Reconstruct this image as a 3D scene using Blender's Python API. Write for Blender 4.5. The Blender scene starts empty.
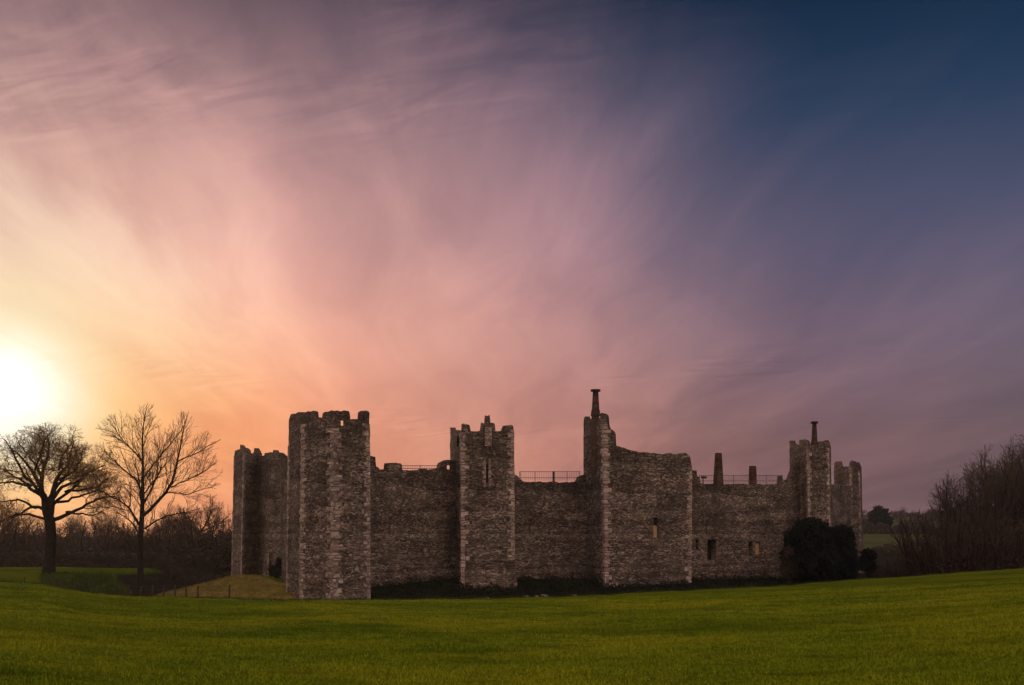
import bpy, math, random
import numpy as np
from mathutils import Vector, noise as mnoise

scene = bpy.context.scene
COL = scene.collection
R = math.radians
F = 1000.0            # focal length in pixels of the 1024-wide picture
HOR = 535.0           # picture row of the horizon
ZC = 1.8              # eye height above the ground underfoot

# ------------------------------------------------------------------ camera
cam_d = bpy.data.cameras.new('camera')
cam = bpy.data.objects.new('camera', cam_d); COL.objects.link(cam)
cam.location = (0, 0, ZC); cam.rotation_euler = (R(90), 0, 0)
cam_d.sensor_width = 36.0; cam_d.lens = 36.0 * F / 1024.0
cam_d.shift_y = (HOR - 342.5) / 1024.0
cam_d.clip_start = 0.1; cam_d.clip_end = 6000
scene.camera = cam
vs = scene.view_settings
vs.view_transform = 'Standard'; vs.look = 'None'; vs.gamma = 1.0; vs.use_curve_mapping = False
EXPO = 0.6
vs.exposure = EXPO
GAIN = 2.0 ** -EXPO
scene.cycles.max_bounces = 5
scene.cycles.transparent_max_bounces = 4

SUN_AZ, SUN_EL = R(-26.9), R(7.4)
SUN = Vector((math.sin(SUN_AZ) * math.cos(SUN_EL), math.cos(SUN_AZ) * math.cos(SUN_EL), math.sin(SUN_EL)))

def lin(c, g=1.0):
    out = []
    for v in c:
        v = v / 255.0
        out.append((v / 12.92 if v <= 0.04045 else ((v + 0.055) / 1.055) ** 2.4) * g)
    return (*out, 1.0)

class NT:
    """small helper to write node trees"""
    def __init__(self, tree):
        self.t = tree; tree.nodes.clear()
    def n(self, kind, **kw):
        nd = self.t.nodes.new(kind)
        ins = kw.pop('ins', {})
        for k, v in kw.items(): setattr(nd, k, v)
        for k, v in ins.items(): self.put(nd.inputs[k], v)
        return nd
    def put(self, sock, v):
        if isinstance(v, bpy.types.NodeSocket): self.t.links.new(v, sock)
        else: sock.default_value = v
    def m(self, op, a, b=None, c=None, clamp=False):
        nd = self.t.nodes.new('ShaderNodeMath'); nd.operation = op; nd.use_clamp = clamp
        self.put(nd.inputs[0], a)
        if b is not None: self.put(nd.inputs[1], b)
        if c is not None: self.put(nd.inputs[2], c)
        return nd.outputs[0]
    def mr(self, v, a, b, c=0.0, d=1.0, smooth=True):
        nd = self.t.nodes.new('ShaderNodeMapRange'); nd.interpolation_type = 'SMOOTHSTEP' if smooth else 'LINEAR'
        self.put(nd.inputs[0], v)
        for i, q in enumerate((a, b, c, d)): nd.inputs[i + 1].default_value = q
        return nd.outputs[0]
    def mix(self, f, a, b, mode='MIX'):
        nd = self.t.nodes.new('ShaderNodeMix'); nd.data_type = 'RGBA'; nd.blend_type = mode
        self.put(nd.inputs[0], f); self.put(nd.inputs[6], a); self.put(nd.inputs[7], b)
        return nd.outputs[2]
    def ramp(self, f, stops):
        nd = self.t.nodes.new('ShaderNodeValToRGB'); el = nd.color_ramp.elements
        while len(el) < len(stops): el.new(0.5)
        for e, (p, c) in zip(el, stops): e.position = p; e.color = c
        self.put(nd.inputs[0], f)
        return nd.outputs[0]
    def comb(self, x, y, z):
        nd = self.t.nodes.new('ShaderNodeCombineXYZ')
        for i, v in enumerate((x, y, z)): self.put(nd.inputs[i], v)
        return nd.outputs[0]
    def noise(self, vec, scale, detail=4, rough=0.55, dist=0.0, out=0):
        nd = self.t.nodes.new('ShaderNodeTexNoise')
        if vec is not None: self.put(nd.inputs['Vector'], vec)
        nd.inputs['Scale'].default_value = scale; nd.inputs['Detail'].default_value = detail
        nd.inputs['Roughness'].default_value = rough; nd.inputs['Distortion'].default_value = dist
        return nd.outputs[out]

# ------------------------------------------------------------------ sky
world = bpy.data.worlds.new('World'); scene.world = world; world.use_nodes = True
W = NT(world.node_tree)
tc = W.n('ShaderNodeTexCoord').outputs['Generated']
sep = W.n('ShaderNodeSeparateXYZ', ins={0: tc})
dx, dy, dz = sep.outputs
dot = W.n('ShaderNodeVectorMath', operation='DOT_PRODUCT', ins={0: tc, 1: tuple(SUN)}).outputs['Value']
theta = W.m('MULTIPLY', W.m('ARCCOSINE', W.m('MINIMUM', dot, 0.999999)), 180 / math.pi)
elev = W.m('MULTIPLY', W.m('ARCSINE', W.m('MAXIMUM', dz, 0.0)), 180 / math.pi)
# cloud layer seen in perspective: flat sheet overhead, streaks running away from the viewer
k = W.m('DIVIDE', 1.0, W.m('ADD', W.m('MAXIMUM', dz, 0.0), 0.09))
px_, py_ = W.m('MULTIPLY', dx, k), W.m('MULTIPLY', dy, k)
px2 = W.m('ADD', px_, W.m('MULTIPLY', py_, 0.085))
warp = W.noise(W.comb(px2, py_, 3.0), 0.5, 2, 0.5)
wv = W.m('MULTIPLY', W.m('SUBTRACT', warp, 0.5), 0.6)
st1 = W.noise(W.comb(W.m('ADD', W.m('MULTIPLY', px2, 1.0), wv), W.m('MULTIPLY', py_, 0.2), 1.7), 1.25, 4, 0.5, 0.5)
st2 = W.noise(W.comb(W.m('ADD', W.m('MULTIPLY', px2, 2.4), wv), W.m('MULTIPLY', py_, 0.6), 8.1), 1.6, 7, 0.62, 0.7)
rip = W.noise(W.comb(W.m('MULTIPLY', px2, 2.6), W.m('MULTIPLY', W.m('ADD', py_, W.m('MULTIPLY', px2, 0.35)), 7.5), 4.4), 1.5, 4, 0.6, 0.8)
ripm = W.mr(W.noise(W.comb(px2, py_, 5.5), 0.9, 2, 0.5), 0.54, 0.68)
streak = W.m('ADD', W.m('MULTIPLY', W.m('SUBTRACT', st1, 0.5), 0.85), W.m('MULTIPLY', W.m('SUBTRACT', st2, 0.5), 0.42))
streak = W.m('ADD', streak, W.m('MULTIPLY', W.m('MULTIPLY', W.m('SUBTRACT', rip, 0.5), 0.5), ripm))
T = 80.0
thj = W.m('ADD', theta, W.m('MULTIPLY', streak, W.m('MULTIPLY', W.mr(theta, 0.5, 14.0, 0.25, 1.0), -11.0)))
f_th = W.m('DIVIDE', thj, T, clamp=True)
veil = W.ramp(f_th, [(0.0, (1.6, 1.5, 1.3, 1)), (1.7 / T, (1.25, 1.18, 1.0, 1)), (3.0 / T, (1.03, 0.93, 0.68, 1)), (4.2 / T, (1.0, 0.83, 0.55, 1)), (6.0 / T, lin((255, 226, 188))), (8.5 / T, lin((253, 212, 180))),
                     (12 / T, lin((244, 188, 164))), (17 / T, lin((233, 173, 157))), (24 / T, lin((214, 160, 150))),
                     (30 / T, lin((188, 142, 142))), (37 / T, lin((150, 120, 129))), (44 / T, lin((126, 105, 120))), (56 / T, lin((106, 97, 114))),
                     (1.0, lin((128, 120, 140)))])
tint = W.ramp(W.m('DIVIDE', elev, 40.0, clamp=True),
              [(0.0, (0.95, 0.72, 0.60, 1)), (5 / 40, (0.98, 0.80, 0.64, 1)), (11 / 40, (1.0, 0.95, 0.91, 1)), (16 / 40, (0.98, 1.0, 1.07, 1)), (1.0, (0.9, 1.0, 1.18, 1))])
veil = W.mix(W.mr(theta, 2.5, 7.0), veil, W.mix(1.0, veil, tint, 'MULTIPLY'))
ember = W.m('MULTIPLY', W.m('MULTIPLY', W.mr(theta, 24.0, 9.0), W.mr(theta, 2.5, 6.0)), W.mr(elev, 14.0, 5.0))
veil = W.mix(ember, veil, W.mix(1.0, veil, (1.06, 0.90, 0.66, 1), 'MULTIPLY'))
# thicker and thinner cloud: the veil's own brightness follows its streaks
dens = W.m('ADD', 1.0, W.m('MULTIPLY', streak, W.mr(theta, 2.0, 12.0, 0.0, 0.75)))
veil = W.mix(1.0, veil, W.comb(W.m('POWER', dens, 0.85), dens, W.m('POWER', dens, 1.05)), 'MULTIPLY')
nish = W.n('ShaderNodeTexSky', sky_type='NISHITA', sun_disc=False, sun_elevation=SUN_EL, sun_rotation=SUN_AZ, air_density=1.2, dust_density=2.0)
clear = W.ramp(W.m('DIVIDE', elev, 80.0, clamp=True),
               [(0.0, lin((126, 100, 112))), (9 / 80, lin((92, 84, 112))), (16 / 80, lin((58, 72, 102))), (22 / 80, lin((28, 56, 86))), (28.5 / 80, lin((8, 34, 60))),
                (40 / 80, lin((110, 118, 150))), (1.0, lin((222, 218, 228)))])  # unseen sky overhead brightened as fill for the lawn
clear = W.mix(1.0, clear, W.mix(1.0, nish.outputs[0], (0.0015, 0.0015, 0.0015, 1), 'MULTIPLY'), 'ADD')
azim = W.m('MULTIPLY', W.m('ARCTAN2', dx, dy), 180 / math.pi)
side = W.mr(W.m('ABSOLUTE', W.m('ADD', azim, 12.5)), 8.0, 34.0, 0.0, 10.0)
eleff = W.m('ADD', elev, side)
cov = W.mr(W.m('SUBTRACT', eleff, W.m('MULTIPLY', streak, 11.0)), 36.5, 11.5)
sky = W.mix(cov, clear, veil)
# unseen sky behind the viewer, raised to an even warm fill for the walls
back = W.mr(dy, 0.45, -0.25)
sky = W.mix(back, sky, lin((222, 201, 190)))
bg = W.n('ShaderNodeBackground', ins={0: sky, 1: GAIN})
W.n('ShaderNodeOutputWorld', ins={0: bg.outputs[0]})

sun_d = bpy.data.lights.new('sun', 'SUN'); sun_o = bpy.data.objects.new('sun', sun_d); COL.objects.link(sun_o)
sun_d.energy = 0.5; sun_d.angle = R(4.0); sun_d.color = (1.0, 0.68, 0.38)
sun_o.rotation_euler = (-SUN).to_track_quat('-Z', 'Y').to_euler()
sun_o.location = (0, 0, 60)

# ------------------------------------------------------------------ helpers
def X(px, Y): return (px - 512.0) / F * Y
def Zp(py, Y): return ZC + (HOR - py) / F * Y

def tag(o, label=None, cat=None, group=None, kind=None):
    if label: o['label'] = label
    if cat: o['category'] = cat
    if group: o['group'] = group
    if kind: o['kind'] = kind
    return o

def empty(name, loc=(0, 0, 0)):
    o = bpy.data.objects.new(name, None); COL.objects.link(o); o.location = loc
    o.empty_display_size = 0.3
    return o

def link(name, me, mat, parent=None, loc=None):
    o = bpy.data.objects.new(name, me); COL.objects.link(o)
    if mat is not None and not me.materials: me.materials.append(mat)
    if parent is not None:
        o.parent = parent
        if loc is None: o.location = -Vector(parent.location) if parent.parent is None else -(Vector(parent.location) + Vector(parent.parent.location))
    if loc is not None: o.location = loc
    return o

def np_mesh(name, V, Fq, smooth=False):
    """V (n,3), Fq (m,3|4) -> mesh"""
    me = bpy.data.meshes.new(name)
    V = np.asarray(V, np.float32); Fq = np.asarray(Fq, np.int32)
    m, kk = Fq.shape
    me.vertices.add(len(V)); me.vertices.foreach_set('co', V.ravel())
    me.loops.add(m * kk); me.loops.foreach_set('vertex_index', Fq.ravel())
    me.polygons.add(m)
    me.polygons.foreach_set('loop_start', np.arange(0, m * kk, kk, dtype=np.int32))
    if smooth: me.polygons.foreach_set('use_smooth', np.ones(m, bool))
    me.update(calc_edges=True)
    return me

class Tubes:
    def __init__(self): self.V = []; self.Q = []; self.n = 0
    def add(self, P, rad, sides):
        P = np.asarray(P, float); n = len(P)
        d = np.gradient(P, axis=0); d /= np.linalg.norm(d, axis=1)[:, None] + 1e-9
        ref = np.array((0.31, 0.17, 0.93)) if abs(d[0, 2]) < 0.8 else np.array((0.95, 0.2, 0.1))
        a = np.cross(d, ref); a /= np.linalg.norm(a, axis=1)[:, None] + 1e-9
        b = np.cross(d, a)
        ang = np.arange(sides) * 2 * math.pi / sides
        ring = a[:, None, :] * np.cos(ang)[None, :, None] + b[:, None, :] * np.sin(ang)[None, :, None]
        V = P[:, None, :] + ring * np.asarray(rad)[:, None, None]
        idx = self.n + np.arange(n * sides).reshape(n, sides)
        nx = np.roll(idx, -1, axis=1)
        q = np.stack((idx[:-1], nx[:-1], nx[1:], idx[1:]), -1).reshape(-1, 4)
        self.V.append(V.reshape(-1, 3)); self.Q.append(q); self.n += n * sides
    def mesh(self, name, smooth=True):
        return np_mesh(name, np.concatenate(self.V), np.concatenate(self.Q), smooth)

class Boxes:
    """boxes and tapered prisms in one mesh (one part)"""
    def __init__(self): self.v = []; self.f = []
    def prism(self, base, top):
        i = len(self.v); n = len(base)
        self.v += [tuple(p) for p in base] + [tuple(p) for p in top]
        self.f.append(tuple(range(i + n - 1, i - 1, -1))); self.f.append(tuple(range(i + n, i + 2 * n)))
        for q in range(n): self.f.append((i + q, i + (q + 1) % n, i + n + (q + 1) % n, i + n + q))
    def box(self, c, ux, hx, hy, z0, z1, tx=1.0, ty=1.0):
        ux = np.array(ux[:2]) / np.hypot(*ux[:2]); uy = np.array((-ux[1], ux[0]))
        def ring(z, sx, sy): return [(*(np.array(c[:2]) + ux * hx * a * sx + uy * hy * b * sy), z) for a, b in ((-1, -1), (1, -1), (1, 1), (-1, 1))]
        self.prism(ring(z0, 1, 1), ring(z1, tx, ty))
    def mesh(self, name):
        me = bpy.data.meshes.new(name); me.from_pydata(self.v, [], self.f); me.update(); return me

def leaf_mesh(name, C, size, rng, up=0.0):
    """many small leaf faces centred on C"""
    n = len(C)
    a = rng.normal(size=(n, 3)); a /= np.linalg.norm(a, axis=1)[:, None]
    b = rng.normal(size=(n, 3)); b[:, 2] += up; b -= a * (a * b).sum(1)[:, None]; b /= np.linalg.norm(b, axis=1)[:, None]
    s = (size * rng.uniform(0.6, 1.3, n))[:, None]
    V = np.stack((C - a * s * 0.45, C - b * s, C + a * s * 0.45, C + b * s), 1).reshape(-1, 3)
    return np_mesh(name, V, np.arange(4 * n).reshape(n, 4))

# ------------------------------------------------------------------ materials
def mat(name):
    m = bpy.data.materials.new(name); m.use_nodes = True
    return m, NT(m.node_tree)

def finish(N, col, rough=0.9, bump=None, strength=0.4, dist=0.05, spec=0.2, trans=None):
    p = N.n('ShaderNodeBsdfPrincipled'); N.put(p.inputs['Base Color'], col); N.put(p.inputs['Roughness'], rough)
    p.inputs['Specular IOR Level'].default_value = spec
    if bump is not None:
        b = N.n('ShaderNodeBump', ins={'Height': bump, 'Strength': strength, 'Distance': dist}); N.put(p.inputs['Normal'], b.outputs[0])
    N.n('ShaderNodeOutputMaterial', ins={0: p.outputs[0]})

def stone_mat(name, tones, mortar, su=5.4, sv=13.5, contrast=1.0, patch=(0.25, 0.185, 0.15), rand=1.0):
    m, N = mat(name)
    uv = N.n('ShaderNodeUVMap').outputs[0]
    pos = N.n('ShaderNodeNewGeometry').outputs['Position']
    s = N.n('ShaderNodeSeparateXYZ', ins={0: uv})
    wob = N.noise(uv, 1.6, 3, 0.6, 0, 1)
    w = N.n('ShaderNodeSeparateXYZ', ins={0: wob})
    u = N.m('MULTIPLY', N.m('ADD', s.outputs[0], N.m('MULTIPLY', w.outputs[0], 0.25)), su)
    v = N.m('MULTIPLY', N.m('ADD', s.outputs[1], N.m('MULTIPLY', w.outputs[1], 0.10)), sv)
    # stretches of bigger and of smaller stones, as the wall was built and patched over time
    sz = N.mr(N.noise(pos, 0.42, 3, 0.6), 0.56, 0.60, 1.0, 0.72)
    vec = N.comb(N.m('MULTIPLY', u, sz), N.m('MULTIPLY', v, sz), sz)
    vo = N.n('ShaderNodeTexVoronoi', voronoi_dimensions='2D', feature='F1', ins={'Vector': vec, 'Scale': 1.0, 'Randomness': rand})
    ve = N.n('ShaderNodeTexVoronoi', voronoi_dimensions='2D', feature='DISTANCE_TO_EDGE', ins={'Vector': vec, 'Scale': 1.0, 'Randomness': rand})
    rnd = N.n('ShaderNodeSeparateColor', ins={0: vo.outputs['Color']}).outputs[0]
    col = N.ramp(rnd, tones)
    edge = N.mr(ve.outputs['Distance'], 0.02, 0.11, 1.0, 0.0)
    mmask = N.m('MULTIPLY', edge, N.mr(N.noise(uv, 0.55, 4, 0.6), 0.36, 0.62, 0.15, 1.0))
    col = N.mix(mmask, col, mortar)
    # broad weathering: lichen-dark and rain streaked patches, warmer worn patches
    big = N.noise(pos, 0.32, 5, 0.62, 0.4)
    col = N.mix(N.m('MULTIPLY', N.mr(big, 0.44, 0.66), 0.55 * contrast), col, (0.085, 0.066, 0.060, 1), 'MIX')
    col = N.mix(N.m('MULTIPLY', N.mr(N.noise(pos, 0.5, 4, 0.6), 0.5, 0.72), 0.45), col, (*patch, 1), 'MIX')
    band = N.noise(N.comb(N.m('MULTIPLY', s.outputs[0], 0.12), N.m('MULTIPLY', s.outputs[1], 1.6), 2.0), 1.0, 3, 0.6)
    col = N.mix(N.mr(band, 0.4, 0.62, 0.0, 0.75), col, N.mix(1.0, col, (0.45, 0.43, 0.42, 1), 'MULTIPLY'))
    drip = N.noise(N.comb(N.m('MULTIPLY', s.outputs[0], 1.4), N.m('MULTIPLY', s.outputs[1], 0.12), 6.0), 1.0, 4, 0.6)
    col = N.mix(N.mr(drip, 0.52, 0.72, 0.0, 0.55), col, N.mix(1.0, col, (0.42, 0.42, 0.42, 1), 'MULTIPLY'))
    pz = N.n('ShaderNodeSeparateXYZ', ins={0: pos}).outputs[2]
    head = N.mr(N.m('ADD', pz, N.m('MULTIPLY', N.m('SUBTRACT', big, 0.5), 7.0)), 4.2, 9.5, 0.0, 0.55 * contrast)
    col = N.mix(head, col, N.mix(1.0, col, (0.52, 0.50, 0.50, 1), 'MULTIPLY'))     # lichen-grey wall heads
    smear = N.mr(N.noise(N.comb(s.outputs[0], s.outputs[1], 9.0), 0.8, 5, 0.7), 0.60, 0.72, 0.0, 0.32 * contrast if contrast > 0.5 else 0.0)
    col = N.mix(smear, col, mortar)
    fine = N.noise(pos, 6.0, 5, 0.7)
    col = N.mix(0.55, col, N.mix(1.0, col, N.ramp(fine, [(0.3, (0.45, 0.45, 0.45, 1)), (0.7, (1.65, 1.65, 1.65, 1))]), 'MULTIPLY'))
    h = N.m('ADD', N.m('MULTIPLY', N.mr(ve.outputs['Distance'], 0.0, 0.2), 0.7), N.m('MULTIPLY', fine, 0.8))
    h = N.m('ADD', h, N.m('MULTIPLY', rnd, 0.5))
    finish(N, col, 0.95, h, 0.9, 0.10, 0.1)
    return m

M = {}
M['rubble'] = stone_mat('rubble_stone', [(0.0, (0.055, 0.040, 0.034, 1)), (0.4, (0.175, 0.120, 0.093, 1)), (0.72, (0.36, 0.248, 0.192, 1)), (0.9, (0.54, 0.39, 0.31, 1)), (1.0, (0.74, 0.57, 0.47, 1))], (0.50, 0.365, 0.295, 1))
M['quoin'] = stone_mat('dressed_quoin_stone', [(0.0, (0.42, 0.285, 0.235, 1)), (0.6, (0.56, 0.395, 0.33, 1)), (1.0, (0.66, 0.49, 0.41, 1))], (0.24, 0.18, 0.16, 1), 1.6, 3.2, 0.35, (0.42, 0.28, 0.24))
M['brick'] = stone_mat('old_red_brick', [(0.0, (0.09, 0.045, 0.035, 1)), (0.5, (0.17, 0.08, 0.055, 1)), (1.0, (0.26, 0.13, 0.09, 1))], (0.25, 0.19, 0.16, 1), 4.4, 13.0, 0.9, (0.14, 0.1, 0.08), 0.4)

m, N = mat('weathered_iron'); finish(N, N.ramp(N.noise(None, 9.0), [(0.3, (0.02, 0.02, 0.02, 1)), (0.7, (0.05, 0.045, 0.04, 1))]), 0.6); M['iron'] = m
m, N = mat('old_timber')
ob = N.n('ShaderNodeTexCoord').outputs['Object']
finish(N, N.ramp(N.noise(ob, 7.0, 5, 0.7), [(0.3, (0.02, 0.016, 0.013, 1)), (0.7, (0.06, 0.047, 0.037, 1))]), 0.9, N.noise(ob, 22.0), 0.4, 0.02); M['timber'] = m
m, N = mat('pale_board')
ob = N.n('ShaderNodeTexCoord').outputs['Object']
finish(N, N.ramp(N.noise(ob, 3.0, 5, 0.7), [(0.3, (0.34, 0.19, 0.09, 1)), (0.7, (0.62, 0.40, 0.22, 1))]), 0.8); M['board'] = m
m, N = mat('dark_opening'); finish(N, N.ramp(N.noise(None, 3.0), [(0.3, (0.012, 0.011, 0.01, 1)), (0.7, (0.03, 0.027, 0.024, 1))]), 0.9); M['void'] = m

def bark(name, a, b):
    m, N = mat(name)
    p = N.n('ShaderNodeNewGeometry').outputs['Position']
    nz = N.noise(p, 3.5, 5, 0.65)
    finish(N, N.ramp(nz, [(0.3, (*a, 1)), (0.7, (*b, 1))]), 0.95, N.noise(p, 14.0, 4, 0.7), 0.5, 0.05, 0.1)
    return m
M['bark'] = bark('bark', (0.012, 0.009, 0.007), (0.032, 0.024, 0.019))
M['twig'] = bark('twigs', (0.05, 0.033, 0.025), (0.12, 0.08, 0.06))
M['oaktwig'] = bark('oak_twigs_sun_glow', (0.10, 0.052, 0.022), (0.30, 0.155, 0.065))  # golden glare of the low sun put into the twig colour
M['redtwig'] = bark('reddish_twigs', (0.045, 0.027, 0.020), (0.115, 0.07, 0.052))

def leafm(name, a, b, scale=1.2):
    m, N = mat(name)
    p = N.n('ShaderNodeNewGeometry').outputs['Position']
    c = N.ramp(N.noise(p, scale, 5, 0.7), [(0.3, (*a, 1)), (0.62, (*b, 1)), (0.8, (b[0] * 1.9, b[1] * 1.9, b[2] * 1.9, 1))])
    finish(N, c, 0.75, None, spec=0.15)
    return m
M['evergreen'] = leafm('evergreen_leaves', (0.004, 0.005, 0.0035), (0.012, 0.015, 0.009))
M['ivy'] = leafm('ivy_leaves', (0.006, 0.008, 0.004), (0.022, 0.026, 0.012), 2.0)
M['brush'] = leafm('dead_brush', (0.03, 0.02, 0.014), (0.085, 0.055, 0.038), 1.5)
M['dimhedge'] = leafm('winter_hedge_leaves', (0.03, 0.021, 0.017), (0.075, 0.052, 0.04), 1.5)

# ------------------------------------------------------------------ ground
E_PX = np.array([-400, 0, 45, 90, 130, 200, 260, 330, 420, 487, 560, 610, 690, 780, 860, 940, 1024, 1200, 1500], float)
E_PY = np.array([580, 583, 585.5, 593, 597, 599.5, 600.5, 600.5, 599.5, 598, 596.8, 594.5, 590.5, 586, 579.5, 574, 568.5, 559, 552], float)
E_Y = np.array([62, 62, 62, 62, 62, 60, 58, 58, 62, 65, 68, 71, 75, 80, 88, 92, 95, 100, 100], float)
CAS = [(X(300, 70.5), 70.5), (X(487, 78.5), 78.5), (X(600, 82.5), 82.5), (X(691, 84.5), 84.5), (X(815, 92), 92), (X(850, 117), 117),
       (30, 140), (8, 146), (-14, 130), (X(243, 99), 99)]

def sstep(a, b, v):
    t = np.clip((v - a) / (b - a), 0, 1); return t * t * (3 - 2 * t)

def dist_castle(x, y):
    d = np.full(x.shape, 1e9); inside = np.zeros(x.shape, bool)
    n = len(CAS)
    for i in range(n):
        (ax, ay), (bx, by) = CAS[i], CAS[(i + 1) % n]
        ex, ey = bx - ax, by - ay
        t = np.clip(((x - ax) * ex + (y - ay) * ey) / (ex * ex + ey * ey), 0, 1)
        d = np.minimum(d, np.hypot(x - ax - t * ex, y - ay - t * ey))
        cond = (ay > y) != (by > y)
        xi = ax + (y - ay) * ex / (ey if abs(ey) > 1e-9 else 1e-9)
        inside ^= cond & (x < xi)
    return np.where(inside, -d, d)

def ground_parts(x, Y):
    x = np.asarray(x, float); Y = np.asarray(Y, float)
    Yp = np.maximum(Y, 4.0)
    px = np.clip(512 + F * x / Yp, -400, 1500)
    Ey = np.interp(px, E_PX, E_PY); Ed = np.interp(px, E_PX, E_Y)
    s = (Ey - HOR) / F - ZC / Ed
    s = np.where(Y < 4, s * np.clip(Y, 0, 4) / 4, s)
    zl = -ZC - s * np.minimum(np.maximum(Y, 0), Ed)
    d = Y - Ed
    zn = zl - 0.55 * np.maximum(d - 0.6, 0) - 0.15 * np.clip(d, 0, 0.6)
    Dc = dist_castle(x, Y)
    zbot = -6.4
    basec = -3.4 - 0.016 * np.clip(x + 8, 0, 45)
    basec = basec - 0.52 * sstep(-10, -16, x)
    steep = 0.26
    zc = basec - steep * np.maximum(Dc, 0)
    # ground beyond the ditch
    zleft = np.interp(Y, [60, 78, 90, 110, 160, 300, 420, 600, 1000, 1600], [-3.0, -3.0, -3.15, -3.5, -4.2, -5.5, -4.5, -3, 0, 4])
    zright = np.interp(Y, [80, 95, 112, 130, 165, 200, 320, 420, 520, 800, 1600], [-4.5, -5.2, -6.6, -7.0, -5.2, -3.2, 0.2, 4.5, 9.5, 15, 28])
    wr = sstep(300, 820, px)
    zf = zleft * (1 - wr) + zright * wr
    hol = sstep(8, 60, px) * (1 - sstep(700, 800, px))
    lo = zl * (1 - hol) + np.minimum(zl, -5.3) * hol
    zf = lo + (zf - lo) * sstep(5, 17, d)
    ditch = sstep(8.3, 13.0, Dc) * (1 - wr) + sstep(10, 20, Dc) * wr
    zf = zbot + (zf - zbot) * ditch
    z = np.where(d > 0, np.maximum(np.maximum(zn, zc), zf), zl)
    return z + ZC, px, d, Dc

def gz(x, Y): return float(ground_parts(np.array([x]), np.array([Y]))[0][0]) + float(bump_xy(np.array([x]), np.array([Y]))[0])

_rg = np.random.default_rng(3)
_ph = _rg.uniform(0, 6.28, (14, 2)); _fr = np.concatenate((_rg.uniform(0.12, 0.8, 7), _rg.uniform(1.2, 3.2, 7))); _an = _rg.uniform(0, 3.14, 14)
def bump_xy(x, Y):
    b = np.zeros_like(x, dtype=float)
    for i in range(14):
        q = np.cos(_an[i]) * x + np.sin(_an[i]) * Y
        b += np.sin(q * _fr[i] + _ph[i, 0] + 0.6 * np.sin(0.31 * x + _ph[i, 1])) * (0.015 if i < 7 else 0.026) / (0.35 + _fr[i])
    return b

def axis(fine0, fine1, step, lo, hi, g=1.12):
    a = list(np.arange(fine0, fine1, step)); s = step; v = a[-1]
    while v < hi: s *= g; v += s; a.append(v)
    s = step; v = fine0; pre = []
    while v > lo: s *= g; v -= s; pre.append(v)
    return np.array(pre[::-1] + a)
gx = axis(-52, 62, 0.5, -620, 620); gy = axis(6, 128, 0.5, -60, 760)
GX, GY = np.meshgrid(gx, gy)
GZ, GPX, GD, GDC = ground_parts(GX, GY)
GZ = GZ + bump_xy(GX, GY)
ii = np.arange(GX.size).reshape(GX.shape)
quads = np.stack((ii[:-1, :-1], ii[:-1, 1:], ii[1:, 1:], ii[1:, :-1]), -1).reshape(-1, 4)
gme = np_mesh('ground', np.stack((GX, GY, GZ), -1).reshape(-1, 3), quads, True)
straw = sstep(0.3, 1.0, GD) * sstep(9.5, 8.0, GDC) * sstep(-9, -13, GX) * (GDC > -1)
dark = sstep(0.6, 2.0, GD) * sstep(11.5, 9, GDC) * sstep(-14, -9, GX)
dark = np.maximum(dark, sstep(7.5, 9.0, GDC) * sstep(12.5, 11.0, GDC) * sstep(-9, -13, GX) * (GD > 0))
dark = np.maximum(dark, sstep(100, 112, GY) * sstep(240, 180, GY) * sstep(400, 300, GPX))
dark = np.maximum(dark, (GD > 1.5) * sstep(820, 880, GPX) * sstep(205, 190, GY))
dark = np.maximum(dark, 0.62 * sstep(35, 75, GPX) * (GPX < 240) * sstep(3, 6, GD) * sstep(16.5, 14.5, GD))  # hollow bank: shade of the slope facing away from the sun, put into the cover
field = sstep(185, 200, GY) * np.ones_like(GX)
ca = gme.color_attributes.new('cover', 'FLOAT_COLOR', 'POINT')
ca.data.foreach_set('color', np.stack((straw, dark, field, np.ones_like(GX)), -1).astype(np.float32).ravel())

m, N = mat('turf')
pos = N.n('ShaderNodeNewGeometry').outputs['Position']
cv = N.n('ShaderNodeSeparateColor', ins={0: N.n('ShaderNodeVertexColor', layer_name='cover').outputs[0]})
sp = N.n('ShaderNodeSeparateXYZ', ins={0: pos})
sq = N.comb(N.m('MULTIPLY', sp.outputs[0], 0.45), sp.outputs[1], 0.0)
big = N.noise(pos, 0.11, 4, 0.6); mid = N.noise(sq, 1.1, 5, 0.65); fin = N.noise(pos, 9.0, 5, 0.75)
g = N.ramp(mid, [(0.28, (0.042, 0.062, 0.005, 1)), (0.5, (0.085, 0.112, 0.006, 1)), (0.75, (0.14, 0.152, 0.008, 1))])
g = N.mix(N.mr(big, 0.38, 0.62, 0.0, 0.75), g, (0.155, 0.15, 0.007, 1))
g = N.mix(N.mr(N.noise(N.comb(N.m('MULTIPLY', sp.outputs[0], 0.35), sp.outputs[1], 5.0), 0.16, 4, 0.6), 0.48, 0.66, 0.0, 0.6), g, (0.055, 0.075, 0.004, 1))
g = N.mix(1.0, g, N.ramp(fin, [(0.3, (0.45, 0.45, 0.45, 1)), (0.7, (1.35, 1.3, 1.2, 1))]), 'MULTIPLY')
strawc = N.ramp(N.noise(pos, 0.8, 6, 0.75), [(0.36, (0.06, 0.08, 0.014, 1)), (0.5, (0.19, 0.14, 0.035, 1)), (0.68, (0.40, 0.26, 0.08, 1))])
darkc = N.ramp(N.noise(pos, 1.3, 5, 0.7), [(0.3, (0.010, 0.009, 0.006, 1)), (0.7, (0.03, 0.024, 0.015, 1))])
fieldc = N.ramp(N.noise(pos, 0.02, 4, 0.6), [(0.38, (0.055, 0.045, 0.025, 1)), (0.5, (0.065, 0.072, 0.022, 1)), (0.62, (0.085, 0.07, 0.032, 1))])
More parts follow.
